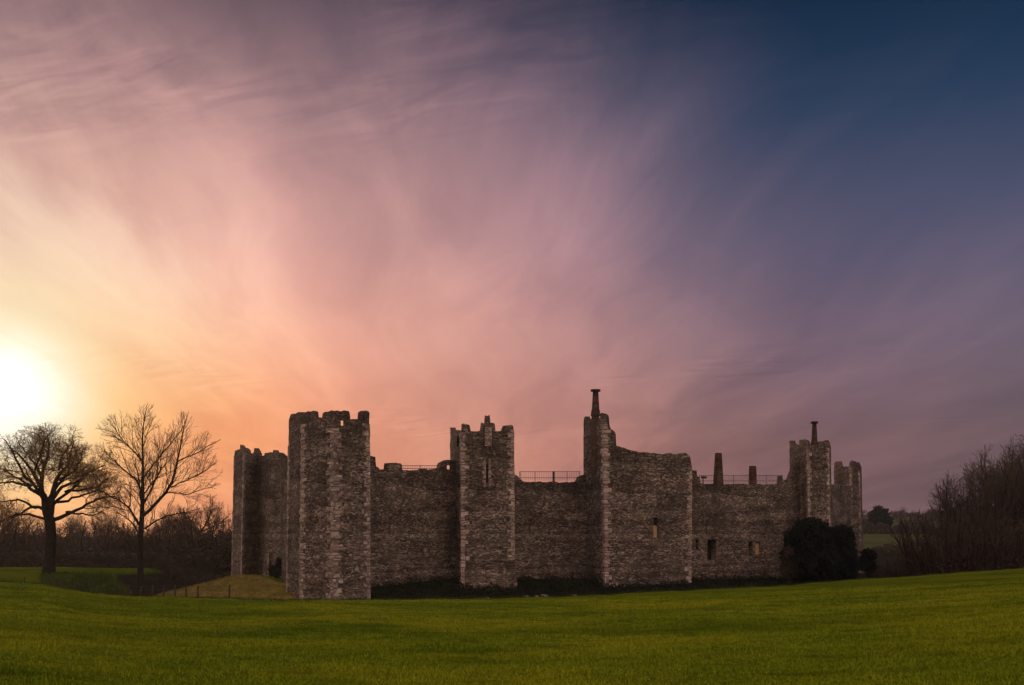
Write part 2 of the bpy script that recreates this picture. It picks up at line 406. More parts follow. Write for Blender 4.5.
jit = N.m('MULTIPLY', N.m('SUBTRACT', N.noise(pos, 1.5, 4, 0.7), 0.5), 0.9)
left_shade = N.m('ADD', sp.outputs[0], N.m('MULTIPLY', N.m('SUBTRACT', big, 0.5), 40.0))
g = N.mix(N.mr(left_shade, 4.0, -22.0, 0.0, 0.5), g, N.mix(1.0, g, (0.55, 0.68, 0.8, 1), 'MULTIPLY'))  # lawn darkened to the left: tree shadow and vignette put into the colour
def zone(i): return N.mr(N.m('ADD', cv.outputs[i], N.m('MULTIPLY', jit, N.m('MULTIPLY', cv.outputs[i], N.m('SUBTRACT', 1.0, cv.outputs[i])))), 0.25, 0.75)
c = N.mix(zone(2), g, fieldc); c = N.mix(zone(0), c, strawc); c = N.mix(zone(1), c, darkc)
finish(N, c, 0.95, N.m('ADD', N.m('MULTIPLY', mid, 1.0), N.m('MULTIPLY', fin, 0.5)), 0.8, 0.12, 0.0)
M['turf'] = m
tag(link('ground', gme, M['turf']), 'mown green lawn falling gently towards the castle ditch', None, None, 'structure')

# grass blades on the lawn: uncountable, one object
rng = np.random.default_rng(11)
def grass_blades(n, y0, y1, hmin, hmax, wk, pxa=-160, pxb=1190, power=0.4):
    t = rng.uniform(0, 1, n); Y = (y0 ** power + t * (y1 ** power - y0 ** power)) ** (1 / power)
    x = (rng.uniform(pxa, pxb, n) - 512) / F * Y
    return x, Y
def blade_mesh(name, x, Y, h, w, lean=0.5):
    z, px, d, Dc = ground_parts(x, Y); z = z + bump_xy(x, Y)
    n = len(x); a = rng.uniform(0, 6.283, n)
    ux, uy = np.cos(a) * w, np.sin(a) * w
    lx, ly = rng.normal(0, lean, n) * h, rng.normal(0, lean, n) * h
    V = np.stack((np.stack((x - ux, Y - uy, z - 0.01), -1), np.stack((x + ux, Y + uy, z - 0.01), -1), np.stack((x + lx, Y + ly, z + h), -1)), 1)
    return np_mesh(name, V.reshape(-1, 3), np.arange(3 * n).reshape(n, 3))
x, Y = grass_blades(330000, 10.5, 62, 0, 0, 0)
tuft = 0.5 + 0.5 * np.sin(x * 1.9 + 1.7 * np.sin(Y * 1.3)) * np.sin(Y * 2.3 + 1.3 * np.sin(x * 0.8))
h = rng.uniform(0.018, 0.042, len(x)) * (0.6 + 0.8 * tuft)
nt = 9000; tY = 10.5 + 52 * rng.uniform(0, 1, nt) ** 1.25; tX = (rng.uniform(-160, 1190, nt) - 512) / F * tY
k_ = 16; sprd = np.repeat(rng.uniform(0.05, 0.16, nt), k_)
x2 = np.repeat(tX, k_) + rng.normal(0, 1, nt * k_) * sprd * 1.5; Y2 = np.repeat(tY, k_) + rng.normal(0, 1, nt * k_) * sprd * 0.6
h2 = np.repeat(rng.uniform(0.035, 0.08, nt), k_) * rng.uniform(0.6, 1.2, nt * k_)
x = np.concatenate((x, x2)); Y = np.concatenate((Y, Y2)); h = np.concatenate((h, h2))
keep = ground_parts(x, Y)[2] < -0.2
m, N = mat('grass_blades')
pos = N.n('ShaderNodeNewGeometry').outputs['Position']
sp = N.n('ShaderNodeSeparateXYZ', ins={0: pos}); flat = N.comb(sp.outputs[0], sp.outputs[1], 0.0)
c = N.ramp(N.noise(flat, 7.0, 4, 0.8), [(0.3, (0.085, 0.12, 0.006, 1)), (0.5, (0.18, 0.225, 0.010, 1)), (0.72, (0.32, 0.325, 0.018, 1))])
c = N.mix(N.mr(N.noise(pos, 0.11, 4, 0.6), 0.38, 0.62, 0.0, 0.7), c, (0.33, 0.31, 0.014, 1))
c = N.mix(N.mr(N.noise(N.comb(N.m('MULTIPLY', sp.outputs[0], 0.35), sp.outputs[1], 5.0), 0.16, 4, 0.6), 0.48, 0.66, 0.0, 0.6), c, (0.085, 0.12, 0.005, 1))
c = N.mix(N.mr(N.noise(N.comb(N.m('MULTIPLY', sp.outputs[0], 0.5), sp.outputs[1], 2.0), 1.1, 5, 0.65), 0.5, 0.7, 0.0, 0.65), c, (0.055, 0.07, 0.004, 1))
left_shade = N.m('ADD', sp.outputs[0], N.m('MULTIPLY', N.m('SUBTRACT', N.noise(pos, 0.11, 4, 0.6), 0.5), 40.0))
c = N.mix(N.mr(left_shade, 4.0, -22.0, 0.0, 0.5), c, N.mix(1.0, c, (0.55, 0.68, 0.8, 1), 'MULTIPLY'))  # same left-hand shade put into the blade colour
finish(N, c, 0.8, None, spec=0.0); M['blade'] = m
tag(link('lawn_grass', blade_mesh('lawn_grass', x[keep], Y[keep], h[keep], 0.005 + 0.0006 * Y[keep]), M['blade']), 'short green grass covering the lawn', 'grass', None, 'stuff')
# longer unmown fringe along the lip of the ditch, and rough grass on the tower mound
n = 26000
pxr = rng.uniform(-60, 1150, n); Ed = np.interp(pxr, E_PX, E_Y); Yr = Ed + rng.normal(0.3, 0.35, n)
m2, N = mat('fringe_grass')
pos = N.n('ShaderNodeNewGeometry').outputs['Position']
finish(N, N.ramp(N.noise(pos, 1.2, 5, 0.75), [(0.3, (0.03, 0.036, 0.008, 1)), (0.6, (0.06, 0.06, 0.014, 1)), (0.8, (0.16, 0.12, 0.06, 1))]), 0.8, None, spec=0.1)
tag(link('ditch_edge_grass', blade_mesh('ditch_edge_grass', (pxr - 512) / F * Yr, Yr, rng.uniform(0.05, 0.22, n), 0.012 * np.ones(n)), m2), 'longer rough grass fringing the lip of the ditch', 'grass', None, 'stuff')
n = 50000
xr = rng.uniform(-40, -20, n); Yr = rng.uniform(64, 82, n); q = ground_parts(xr, Yr)
kp = (q[2] > 3) & (q[2] < 16.0 + rng.normal(0, 0.5, n)) & (q[3] > 9) & (q[1] > 40)
m4, N = mat('shaded_rank_grass')
pos = N.n('ShaderNodeNewGeometry').outputs['Position']
finish(N, N.ramp(N.noise(pos, 0.9, 5, 0.75), [(0.3, (0.022, 0.036, 0.008, 1)), (0.55, (0.07, 0.10, 0.016, 1)), (0.8, (0.15, 0.16, 0.03, 1))]), 0.8, None, spec=0.0)  # slope shade put into this grass colour
tag(link('hollow_grass', blade_mesh('hollow_grass', xr[kp], Yr[kp], rng.uniform(0.1, 0.38, kp.sum()), 0.025 * np.ones(kp.sum())), m4), 'rank grass coloured dark for slope shade on the hollow bank between the oak and the slender tree', 'grass', None, 'stuff')
n = 60000
xr = rng.uniform(-36, -11, n); Yr = rng.uniform(64, 104, n); q = ground_parts(xr, Yr)
kp = (q[2] > 0.8) & (q[3] > 0.1) & (q[3] < 8.6)
m3, N = mat('straw_grass')
pos = N.n('ShaderNodeNewGeometry').outputs['Position']
finish(N, N.ramp(N.noise(pos, 0.8, 6, 0.78), [(0.36, (0.07, 0.09, 0.015, 1)), (0.5, (0.27, 0.20, 0.045, 1)), (0.66, (0.56, 0.36, 0.10, 1))]), 0.8, None, spec=0.1)
tag(link('mound_grass', blade_mesh('mound_grass', xr[kp], Yr[kp], rng.uniform(0.08, 0.3, kp.sum()), 0.02 * np.ones(kp.sum())), m3), 'straw coloured rough grass on the mound below the left tower', 'grass', None, 'stuff')

# ------------------------------------------------------------------ castle
castle = empty('castle', (0, 80, -2.0))
tag(castle, 'ruined stone castle with battlemented towers standing beyond the lawn', 'castle')

def P(px, Y): return np.array((X(px, Y), Y))

def uv_write(me, uvmap):
    """uvmap: dict vertex -> (u,v)"""
    uvl = me.uv_layers.new(name='UVMap')
    vi = np.empty(len(me.loops), np.int32); me.loops.foreach_get('vertex_index', vi)
    uvl.data.foreach_set('uv', np.asarray(uvmap, np.float32)[vi].ravel())

def tri_noise(p, s): return mnoise.noise(Vector(p) * s)

def cutter(cx, cy, ux, w, depth, z0, z1, arch=0.0):
    ux = np.array(ux) / np.hypot(*ux); uy = np.array((-ux[1], ux[0])); c = np.array((cx, cy))
    prof = [(-w / 2, z0), (w / 2, z0), (w / 2, z1)]
    if arch > 0:
        for a in np.linspace(0, math.pi, 7)[1:-1]: prof.append((math.cos(a) * w / 2, z1 + math.sin(a) * arch))
    prof.append((-w / 2, z1))
    v = []; nn = len(prof)
    for dd in (-depth, depth):
        for (a, z) in prof: v.append((*(c + ux * a + uy * dd), z))
    f = [tuple(range(nn))[::-1], tuple(range(nn, 2 * nn))] + [(i, (i + 1) % nn, nn + (i + 1) % nn, nn + i) for i in range(nn)]
    me = bpy.data.meshes.new('cut'); me.from_pydata(v, [], f); me.update()
    import bmesh
    bm = bmesh.new(); bm.from_mesh(me); bmesh.ops.recalc_face_normals(bm, faces=bm.faces); bm.to_mesh(me); bm.free()
    uv_write(me, [(a[0] * 0.7 + a[1] * 0.7, a[2]) for a in v])
    return bpy.data.objects.new('cut', me)

def masonry(name, parent, path, prof, zb, closed=False, thick=1.0, top_shift=None, back=None, par=0.42, walk=None, cuts=(), step=0.26, rough=0.05, mat_='rubble', seed=0):
    """a stone wall along `path` (outer face, left to right as seen). prof: [(px,py)] outline of its top against the sky.
    back: number of first path corners that carry prof (for closed towers), the rest get height back_z"""
    pts = [np.array(p, float) for p in path]
    n = len(pts)
    segs = [(i, (i + 1) % n) for i in range(n if closed else n - 1)]
    nfront = len(segs) if back is None else back[0]
    off = np.zeros((n, 2))
    nrm = []
    for a, b in segs:
        e = pts[b] - pts[a]; e = e / np.hypot(*e); nrm.append(np.array((-e[1], e[0])))   # inward (away from the viewer)
    for i in range(n):
        ns = [nrm[j] for j, s in enumerate(segs) if i in s]
        v = sum(ns); v = v / np.hypot(*v); off[i] = v * thick / max(0.35, float(v @ ns[0]))
    ppx = [p[0] for p in prof]
    cols = []   # (outer xy, inner xy, ztop, s, normal, topshift)
    s = 0.0
    for j, (a, b) in enumerate(segs):
        L = np.hypot(*(pts[b] - pts[a])); ts = set(np.round(np.linspace(0, 1, max(2, int(L / step)) + 1), 5))
        if j < nfront:
            dxy = pts[b] - pts[a]
            for k_ in range(len(prof)):
                kk = (prof[k_][0] - 512) / F
                den = dxy[0] - kk * dxy[1]
                if abs(den) < 1e-6: continue
                t0_ = (kk * pts[a][1] - pts[a][0]) / den
                e = 0.02 / L
                io = off[a] * (1 - t0_) + off[b] * t0_; io = io * par / thick
                t1_ = (kk * (pts[a][1] + io[1]) - pts[a][0] - io[0]) / den
                for t in (t0_, t1_):
                  if e * 2 < t < 1 - e * 2:
                    ts = {q for q in ts if abs(q - t) > 1.6 * e or q in (0.0, 1.0)}
                    ts |= {t - e, t + e}
        ts = sorted(ts)
        for t in ts:
            if t == 1.0 and (closed or j < len(segs) - 1): continue
            o = pts[a] + (pts[b] - pts[a]) * t; inn = o + off[a] * (1 - t) + off[b] * t
            if j < nfront:
                pxx = 512 + F * o[0] / o[1]
                pi_ = o + (inn - o) * par / thick; pxi = 512 + F * pi_[0] / pi_[1]; ys = [p[1] for p in prof]
                zt = Zp(max(np.interp(pxx, ppx, ys), np.interp(pxi, ppx, ys)), o[1])
            else:
                q = back[1]; zt = q if np.isscalar(q) else q[j - nfront]
            ts_ = 0.0 if top_shift is None else top_shift[a] * (1 - t) + top_shift[b] * t
            cols.append((o, inn, zt, s + L * t, nrm[j], ts_))
        s += L
    nz = 34
    wz = walk if walk is not None else min([c[2] for c in cols]) - 0.15
    V = []; UV = []
    nc = len(cols)
    for ci, (o, inn, zt, ss, nn, tsft) in enumerate(cols):
        jt = rough * (1.8 * tri_noise((o[0], o[1], 4.4 + seed), 1.9) + 1.6 * tri_noise((o[0], o[1], 1.4 + seed), 5.1))
        for r in range(nz + 1):
            fz = r / nz; z = zb + (zt + jt - zb) * fz
            d = rough * (tri_noise((o[0], o[1], z), 1.7) + 0.7 * tri_noise((o[0], o[1], z), 4.3))
            sh = tsft * fz
            V.append((o[0] + sh - nn[0] * d, o[1] - nn[1] * d, z)); UV.append((ss, z))
    for ci, (o, inn, zt, ss, nn, tsft) in enumerate(cols):
        jt = rough * (1.8 * tri_noise((o[0], o[1], 4.4 + seed), 1.9) + 1.6 * tri_noise((o[0], o[1], 1.4 + seed), 5.1))
        for r in range(nz + 1):
            fz = r / nz; z = zb + (zt + jt - zb) * fz
            q_ = inn if z < wz else o + (inn - o) * min(1.0, par / thick)
            V.append((q_[0] + tsft * fz, q_[1], z)); UV.append((ss + 0.37, z + 5.1))
    W_ = nz + 1; B = nc * W_
    Fc = []
    rngc = range(nc) if closed else range(nc - 1)
    for c in rngc:
        c2 = (c + 1) % nc
        for r in range(nz):
            Fc.append((c * W_ + r, c2 * W_ + r, c2 * W_ + r + 1, c * W_ + r + 1))
            Fc.append((B + c * W_ + r, B + c * W_ + r + 1, B + c2 * W_ + r + 1, B + c2 * W_ + r))
        Fc.append((c * W_ + nz, c2 * W_ + nz, B + c2 * W_ + nz, B + c * W_ + nz))
        Fc.append((c * W_, B + c * W_, B + c2 * W_, c2 * W_))
    if not closed:
        for c, flip in ((0, False), (nc - 1, True)):
            for r in range(nz):
                q = (c * W_ + r, c * W_ + r + 1, B + c * W_ + r + 1, B + c * W_ + r)
                Fc.append(q[::-1] if flip else q)
    me = bpy.data.meshes.new(name); me.from_pydata(V, [], Fc); me.update()
    # closing column wraps its u back to zero on closed rings: hidden at the rear
    uv_write(me, UV)
    if cuts:
        tmp = bpy.data.objects.new('tmp', me); COL.objects.link(tmp)
        cs = []
        for c in cuts:
            o = cutter(*c); COL.objects.link(o); cs.append(o)
            mod = tmp.modifiers.new('b', 'BOOLEAN'); mod.operation = 'DIFFERENCE'; mod.solver = 'EXACT'; mod.object = o
        dg = bpy.context.evaluated_depsgraph_get(); dg.update()
        me2 = bpy.data.meshes.new_from_object(tmp.evaluated_get(dg))
        bpy.data.objects.remove(tmp)
        for o in cs: bpy.data.objects.remove(o)
        me2.name = name; me = me2
        me.materials.clear()
    me.materials.append(M[mat_])
    return link(name, me, None, parent)

def add_uv(me, ux):
    ux = np.array(ux) / np.hypot(*ux)
    uv_write(me, [(v.co.x * ux[0] + v.co.y * ux[1] + 0.6 * (-v.co.x * ux[1] + v.co.y * ux[0]), v.co.z) for v in me.vertices])

def quoin(parent, p, e1, e2, z0, z1, shift=0.0, w=0.55, seed=1, zfull=None):
    """dressed corner stones of alternating length, one strip up a corner; e1/e2 unit-ish directions along both faces away from the corner"""
    rg = random.Random(seed); b = Boxes()
    e1 = np.array(e1) / np.hypot(*e1); e2 = np.array(e2) / np.hypot(*e2); p = np.array(p, float)
    n1 = np.array((e1[1], -e1[0])); n1 *= -np.sign(n1 @ e2) or 1
    n2 = np.array((e2[1], -e2[0])); n2 *= -np.sign(n2 @ e1) or 1
    z = z0; i = 0
    zf = zfull or (z0, z1)
    while z < z1:
        hgt = rg.uniform(0.26, 0.42); la, lb = (w * rg.uniform(0.85, 1.25), w * rg.uniform(0.45, 0.7))
        if i % 2: la, lb = lb, la
        pr = 0.045 + rg.uniform(-0.012, 0.02)
        sh = np.array((shift * (z - zf[0]) / (zf[1] - zf[0]), 0))
        c0 = p + sh
        den = 1 + float(n1 @ n2)
        out = c0 + (n1 + n2) * pr / max(den, 0.3)
        a1 = c0 + e1 * la + n1 * pr; a1i = c0 + e1 * la - n1 * 0.12
        a2 = c0 + e2 * lb + n2 * pr; a2i = c0 + e2 * lb - n2 * 0.12
        ci = c0 - (n1 + n2) * 0.12 / max(den, 0.3)
        ring = [a1, out, a2, a2i, ci, a1i]
        zz = min(z + hgt, z1)
        b.prism([(*q, z) for q in ring], [(*q, zz) for q in ring])
        z += hgt; i += 1
    me = b.mesh('quoin'); add_uv(me, e1 + e2 if np.hypot(*(e1 + e2)) > 0.3 else e1); me.materials.append(M['quoin'])
    return link('quoin', me, None, parent)

def chimney(parent, px, Y, py_base, py_top, hw0, hw1, cap=True, brick=True, sides=8):
    c = P(px, Y); t = Tubes()
    z0, z1 = Zp(py_base, Y), Zp(py_top, Y); H = z1 - z0
    zs = [z0, z0 + H * 0.22, z0 + H * 0.24, z0 + H * 0.9]; rs = [hw0 * 1.15, hw0, hw0 * 0.9, hw1]
    if cap: zs += [z0 + H * 0.92, z0 + H * 0.93, z1, z1]; rs += [hw1 * 1.1, hw1 * 1.75, hw1 * 1.75, 0.01]
    else: zs += [z1, z1]; rs += [hw1, 0.01]
    t.add([(c[0], c[1], z) for z in zs], rs, sides)
    me = t.mesh('chimney', False); V = np.array([v.co for v in me.vertices])
    me.materials.append(M['brick' if brick else 'rubble'])
    a = np.arctan2(V[:, 1] - c[1], V[:, 0] - c[0]) * hw0
    uv_write(me, list(zip(a, V[:, 2])))
    # straighten the loft: rings are horizontal because the axis is vertical
    return link('chimney', me, None, parent)

def part(name, parent_castle=castle): 
    o = empty(name, (0, 0, 0)); o.parent = parent_castle; o.location = (0, 0, 0)
    return o

ZB = -5.6    # foundations, below the ditch
def unit(a, b): v = np.array(b) - np.array(a); return v / np.hypot(*v)

# --- near round-shouldered tower on the left of the front
A, B_, C_, D_ = P(286, 71.2), P(300, 67.6), P(334, 65.6), P(370, 67.8)
E_, F_ = P(367, 74.5), P(300, 76.5)
prof1 = [(280, 420), (286, 419.5), (287.5, 415.5), (291, 413), (296.6, 412.4), (296.8, 414.6), (298.6, 414.6), (298.8, 412.6), (305, 411.6), (315.6, 411.0), (316.8, 413),
         (317, 417.8), (321, 418.0), (321.3, 413.2), (326, 410.8), (349, 410.2), (350, 412.5), (350.3, 419.2), (358.2, 419.6), (358.5, 411.8), (369.5, 411.8), (372, 412.6)]
uBC = unit(C_, D_)
cuts1 = [(*(P(342, 66.3)), (66.3, 11.3), 0.15, 1.3, Zp(425.5, 66), Zp(419.6, 66))]
tw1 = masonry('tower', castle, [A, B_, C_, D_, E_, F_], prof1, ZB, True, 0.8, back=(3, [Zp(417, 70), Zp(440, 74), Zp(440, 74)]), cuts=cuts1, top_shift=[0.22, 0.2, 0.02, -0.05, -0.1, 0.1], seed=1)
tw1['label'] = 'largest tower with many sided plan and wide merlons'
for (p, a, b, sh, w, top) in ((B_, A, C_, 0.2, 0.42, 424), (C_, B_, D_, 0.02, 0.62, 428), (D_, C_, E_, -0.05, 0.5, 424), (A, F_, B_, 0.22, 0.38, 445)):
    quoin(tw1, p, unit(p, a), unit(p, b), -3.6, Zp(top, p[1]), sh, w, int(p[0] * 10) + 77, (ZB, Zp(412, p[1])))

# --- far left tower and its flank wall
A, B_, C_ = P(231, 101), P(241, 96.5), P(258, 100.5)
prof0 = [(225, 452), (232, 450.5), (236.6, 449.5), (237, 444.6), (242, 445), (242.6, 447.6), (247, 448.2), (249, 450.5), (249.3, 453.4), (251.6, 454), (252, 452.6), (255, 451.4), (258, 452.2), (262, 453)]
tw0 = masonry('tower', castle, [A, B_, C_, P(262, 107), P(238, 107)], prof0, ZB, True, 0.8, back=(2, [Zp(451, 104), Zp(470, 104), Zp(455, 104)]), top_shift=[0.35, 0.3, 0.05, 0, 0.2], seed=2)
tw0['label'] = 'farthest left tower with a pale corner and broken top'
for (p, a, b, sh, w, top) in ((B_, A, C_, 0.3, 0.42, 452), (A, P(238, 107), B_, 0.35, 0.36, 456)):
    quoin(tw0, p, unit(p, a), unit(p, b), -3.2, Zp(top, p[1]), sh, w, int(p[1]), (ZB, Zp(448, p[1])))
proff = [(255, 453), (259.5, 452.4), (260.4, 455.6), (264, 456), (265, 453.2), (269, 452.2), (272.4, 453), (273, 450), (278.6, 450), (279.5, 452), (282, 453)]
fl = masonry('curtain_wall', castle, [P(257.5, 100.2), P(269, 95.5), P(280.5, 93.6)], proff, ZB, False, 1.0,
             cuts=[(*P(257.8 + 1.4, 99.6), unit(P(257, 100), P(269, 95.5)), 0.4, 0.7, Zp(512, 100), Zp(505, 100))], seed=3)
masonry('curtain_wall', castle, [P(280, 93.4), P(291, 77)], [(275, 479), (282, 478.6), (284, 480.5), (287, 480), (292, 479)], ZB, False, 1.0, seed=4)
# buttress foot on the flank wall
bt = Boxes(); bt.prism([(*P(261, 95.0), -3.4), (*P(269, 92.6), -3.4), (*P(272, 95.4), -3.4), (*P(264, 98), -3.4)], [(*P(265, 97.2), 0.2), (*P(269, 95.3), 0.2), (*P(270, 95.8), 0.2), (*P(266, 97.8), 0.2)])
me = bt.mesh('buttress'); add_uv(me, (1, -0.4)); me.materials.append(M['rubble']); link('buttress', me, None, fl)

# --- first stretch of the front wall
profc1 = [(366, 456), (375.6, 456.4), (376, 466.5), (378.5, 467), (379, 469.2), (383.6, 469.6), (384, 463.4), (387, 462.4), (400.5, 462.8), (401.8, 464), (402, 469.8), (410, 470.4),
          (418, 470), (418.3, 468.6), (425, 469.2), (436.8, 468.2), (437.2, 463), (441, 461), (452, 460.4), (460, 461.6), (470, 462)]
Ya, Yb = 71.2, 78.4
u12 = unit(P(368, Ya), P(466, Yb))
cw1 = masonry('curtain_wall', castle, [P(368, Ya), P(466, Yb)], profc1, ZB, False, 1.1,
              cuts=[(*P(448.2, 77.1), (77.1, 4.9), 0.2, 1.4, Zp(469.4, 77.2), Zp(466, 77.2), 0.1)], seed=5)

# --- second tower (square, central pinnacle)
A, B_, C_ = P(449, 80.0), P(461.5, 75.2), P(515, 76.8)
D_, E_ = P(512, 83), P(456, 82.5)
prof2 = [(440, 427), (448, 428), (449.4, 426), (453, 426), (454.3, 427.4), (454.6, 430.2), (460.6, 431.5), (461.2, 425), (463.5, 423.4), (469, 423.8), (470.4, 425), (470.8, 431), (480.6, 431.4), (481, 423.6), (484.8, 422.6),
         (485.2, 414.8), (490.8, 414.6), (491.2, 422.4), (492.5, 421.8), (496, 423.4), (496.3, 431.2), (501.6, 431.6), (502, 425.2), (513.5, 425.2), (514.6, 426.4), (518, 427)]
uF = unit(B_, C_); uS = unit(A, B_)
tw2 = masonry('tower', castle, [A, B_, C_, D_, E_], prof2, ZB, True, 0.8, back=(2, [Zp(431, 80), Zp(445, 82), Zp(440, 82)]),
              cuts=[(*P(457.8, 76.7), (76.7, 4.2), 0.15, 1.0, Zp(447, 76.8), Zp(436.5, 76.8)), (*P(487, 76.0), uF, 0.15, 0.5, Zp(483.5, 76), Zp(464, 76))], top_shift=[0.1, 0.0, -0.12, 0, 0], seed=6)
tw2['label'] = 'square tower with a stepped pinnacle between its merlons'
quoin(tw2, B_, unit(B_, A), uF, -3.2, Zp(432, 75.2), 0.0, 0.5, 5, (ZB, Zp(424, 75)))
quoin(tw2, C_, -uF, unit(C_, D_), Zp(560, 76.8), Zp(430, 76.8), -0.12, 0.5, 6, (ZB, Zp(424, 76)))
# battered plinth
nF = np.array((uF[1], -uF[0]))
bt = Boxes()
l0, r0 = B_ + uF * 0.30, C_ + uF * 0.30
bt.prism([(*(l0 + nF * 0.34), -4.6), (*(r0 + nF * 0.34), -4.6), (*(C_ + uF * 0.3 - nF * 3), -4.6), (*(l0 - nF * 3), -4.6)],
         [(*(B_ + uF * 0.3 + nF * 0.06), Zp(560.5, 76)), (*(C_ + nF * 0.06 - uF * 0.02), Zp(560.5, 76)), (*(C_ - nF * 3 - uF * 0.02), Zp(560.5, 76)), (*(B_ + uF * 0.3 - nF * 3), Zp(560.5, 76))])
me = bt.mesh('plinth'); add_uv(me, uF); me.materials.append(M['rubble']); link('plinth', me, None, tw2)
# pale stone surround of the slit and of the pinnacle shaft
bs = Boxes()
cS = P(487, 76.0) + nF * 0.0
for sgn in (-1, 1):
    z = Zp(487, 76)
    k_ = 0
    while z < Zp(461.5, 76):
        wv_ = 0.30 if k_ % 2 else 0.2
        bs.box(cS + uF * sgn * (0.1 + wv_ / 2), uF, wv_ / 2, 0.06, z, z + 0.3); z += 0.315; k_ += 1
me = bs.mesh('slit_surround'); add_uv(me, uF); me.materials.append(M['quoin']); link('slit_surround', me, None, tw2)
bs = Boxes(); cS = P(488, 76.03)
z = Zp(446, 76)
while z < Zp(424, 76) - 0.3:
    bs.box(cS, uF, 0.27, 0.10, z, z + 0.34); z += 0.36
me = bs.mesh('pinnacle_shaft'); add_uv(me, uF); me.materials.append(M['quoin']); link('pinnacle_shaft', me, None, tw2)

# --- second stretch
profc2 = [(508, 474), (516, 475.4), (518.6, 476), (519.4, 478.6), (522, 480.6), (526, 482), (540, 481.8), (560, 482.2), (573, 481.8), (575.5, 479.4), (577, 476.4), (580, 474.6), (590, 474)]
cw2 = masonry('curtain_wall', castle, [P(508, 79.6), P(590, 83.6)], profc2, ZB, False, 1.1, seed=7)

# --- third: tall side tower with chimney, and the broad front block
A, B_, C_ = P(583.5, 84.0), P(605.5, 80.2), P(690.5, 83.4)
D_, E_ = P(687, 90), P(590, 90)
prof3 = [(575, 419), (583.5, 418.6), (584.5, 416.8), (589.6, 416.6), (590.6, 417.4), (591, 419), (601, 419), (601.2, 413.6), (604, 412.4), (609.5, 413), (610.4, 415.5), (611, 424), (612.8, 428.5), (616, 431.5), (617, 434), (617.4, 445),
         (625, 448.2), (634, 450.6), (648, 452.6), (664, 453.6), (680, 453.2), (683.5, 452), (686.5, 454.6), (689, 457), (690.5, 464), (694, 466)]
uF = unit(B_, C_); uS = unit(A, B_)
tw3 = masonry('tower', castle, [A, B_, C_, D_, E_], prof3, ZB, True, 0.9, back=(2, [Zp(470, 88), Zp(470, 88), Zp(440, 88)]),
              cuts=[(*P(655.2, 82.2), uF, 0.52, 0.5, Zp(538, 82), Zp(519.5, 82), 0.2)], top_shift=[0.0, -0.12, 0.1, 0, 0], seed=8)
tw3['label'] = 'broad front block with a sloping broken top and tall corner chimney'
quoin(tw3, B_, unit(B_, A), uF, -3.4, Zp(424, 80.2), -0.12, 0.5, 9, (ZB, Zp(420, 80)))
quoin(tw3, C_, -uF, unit(C_, D_), -3.4, Zp(468, 83.4), 0.1, 0.5, 10, (ZB, Zp(460, 83)))
nS = np.array((uS[1], -uS[0]))
cB = P(595.6, 82.0)
bs = Boxes(); bs.box(cB + nS * 0.02, uS, 0.44, 0.16, Zp(474, 82), Zp(412.5, 82), 0.9, 1.0)
me = bs.mesh('chimney_breast'); add_uv(me, uS); me.materials.append(M['brick']); link('chimney_breast', me, None, tw3)
chimney(tw3, 595.6, 81.95, 416, 389.6, 0.36, 0.24)
bs = Boxes(); bs.box(P(655.2, 82.2) - np.array((uF[1], -uF[0])) * 0.14, uF, 0.25, 0.04, Zp(537.6, 82), Zp(525.5, 82))
me = bs.mesh('blocked_slit'); add_uv(me, uF); me.materials.append(M['board']); link('blocked_slit', me, None, tw3)

# --- third stretch with windows and stubs of chimneys
Ya, Yb = 85.4, 91.6
def YC(px): return Ya + (Yb - Ya) * (px - 688) / (800 - 688)
profc3 = [(684, 469), (692, 469.6), (696.6, 470), (697.2, 476), (699.6, 477.4), (700.4, 482), (703, 484), (740, 484.4), (776.8, 484), (777.1, 475.4), (782.6, 475.2), (783, 481), (786, 480), (788, 474.5), (790, 470), (791.5, 463), (800, 460)]
uC = unit(P(688, Ya), P(800, Yb))
def onC(px): return P(px, YC(px) - 0.0)
cw3 = masonry('curtain_wall', castle, [P(688, Ya), P(800, Yb)], profc3, ZB, False, 1.1,
              cuts=[(*onC(711.4), uC, 0.95, 0.75, Zp(560, 86.7), Zp(539.6, 86.7)), (*onC(697), uC, 0.3, 0.6, Zp(550, 86), Zp(540, 86)),
                    (*onC(750.4), uC, 0.5, 0.6, Zp(555.5, 88.8), Zp(543.5, 88.8), 0.2), (*onC(757.2), uC, 0.62, 0.45, Zp(554.5, 89), Zp(543, 89), 0.1)], seed=9)
nC = np.array((uC[1], -uC[0]))
def framed(px, w, y0, y1, name, mat_, depth):
    c = onC(px); Yc = c[1]; b = Boxes(); b.box(c - nC * depth, uC, w / 2, 0.03, Zp(y0, Yc), Zp(y1, Yc))
    me = b.mesh(name); add_uv(me, uC); me.materials.append(M[mat_]); o = link(name, me, None, cw3); return o
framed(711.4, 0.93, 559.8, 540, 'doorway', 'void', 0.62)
w2 = framed(757.2, 0.6, 554.4, 543.2, 'window', 'board', 0.14)
b = Boxes()
for k_ in (-0.12, 0.12): b.box(onC(757.2) + uC * k_ - nC * 0.1, uC, 0.03, 0.05, Zp(554.4, 89), Zp(543.4, 89))
me = b.mesh('mullion'); me.materials.append(M['quoin']); add_uv(me, uC); link('mullion', me, None, w2)
for (px, a, bb, w0, w1) in ((721.8, 484.6, 453, 0.34, 0.22), (756.2, 485, 466, 0.28, 0.23)):
    c = onC(px) - nC * 0.45; b = Boxes(); b.box(c, uC, w0, w0 * 0.9, Zp(a + 1, c[1]), Zp(bb, c[1]), w1 / w0, w1 / w0)
    me = b.mesh('chimney_stack'); add_uv(me, uC); me.materials.append(M['brick']); link('chimney_stack', me, None, cw3)

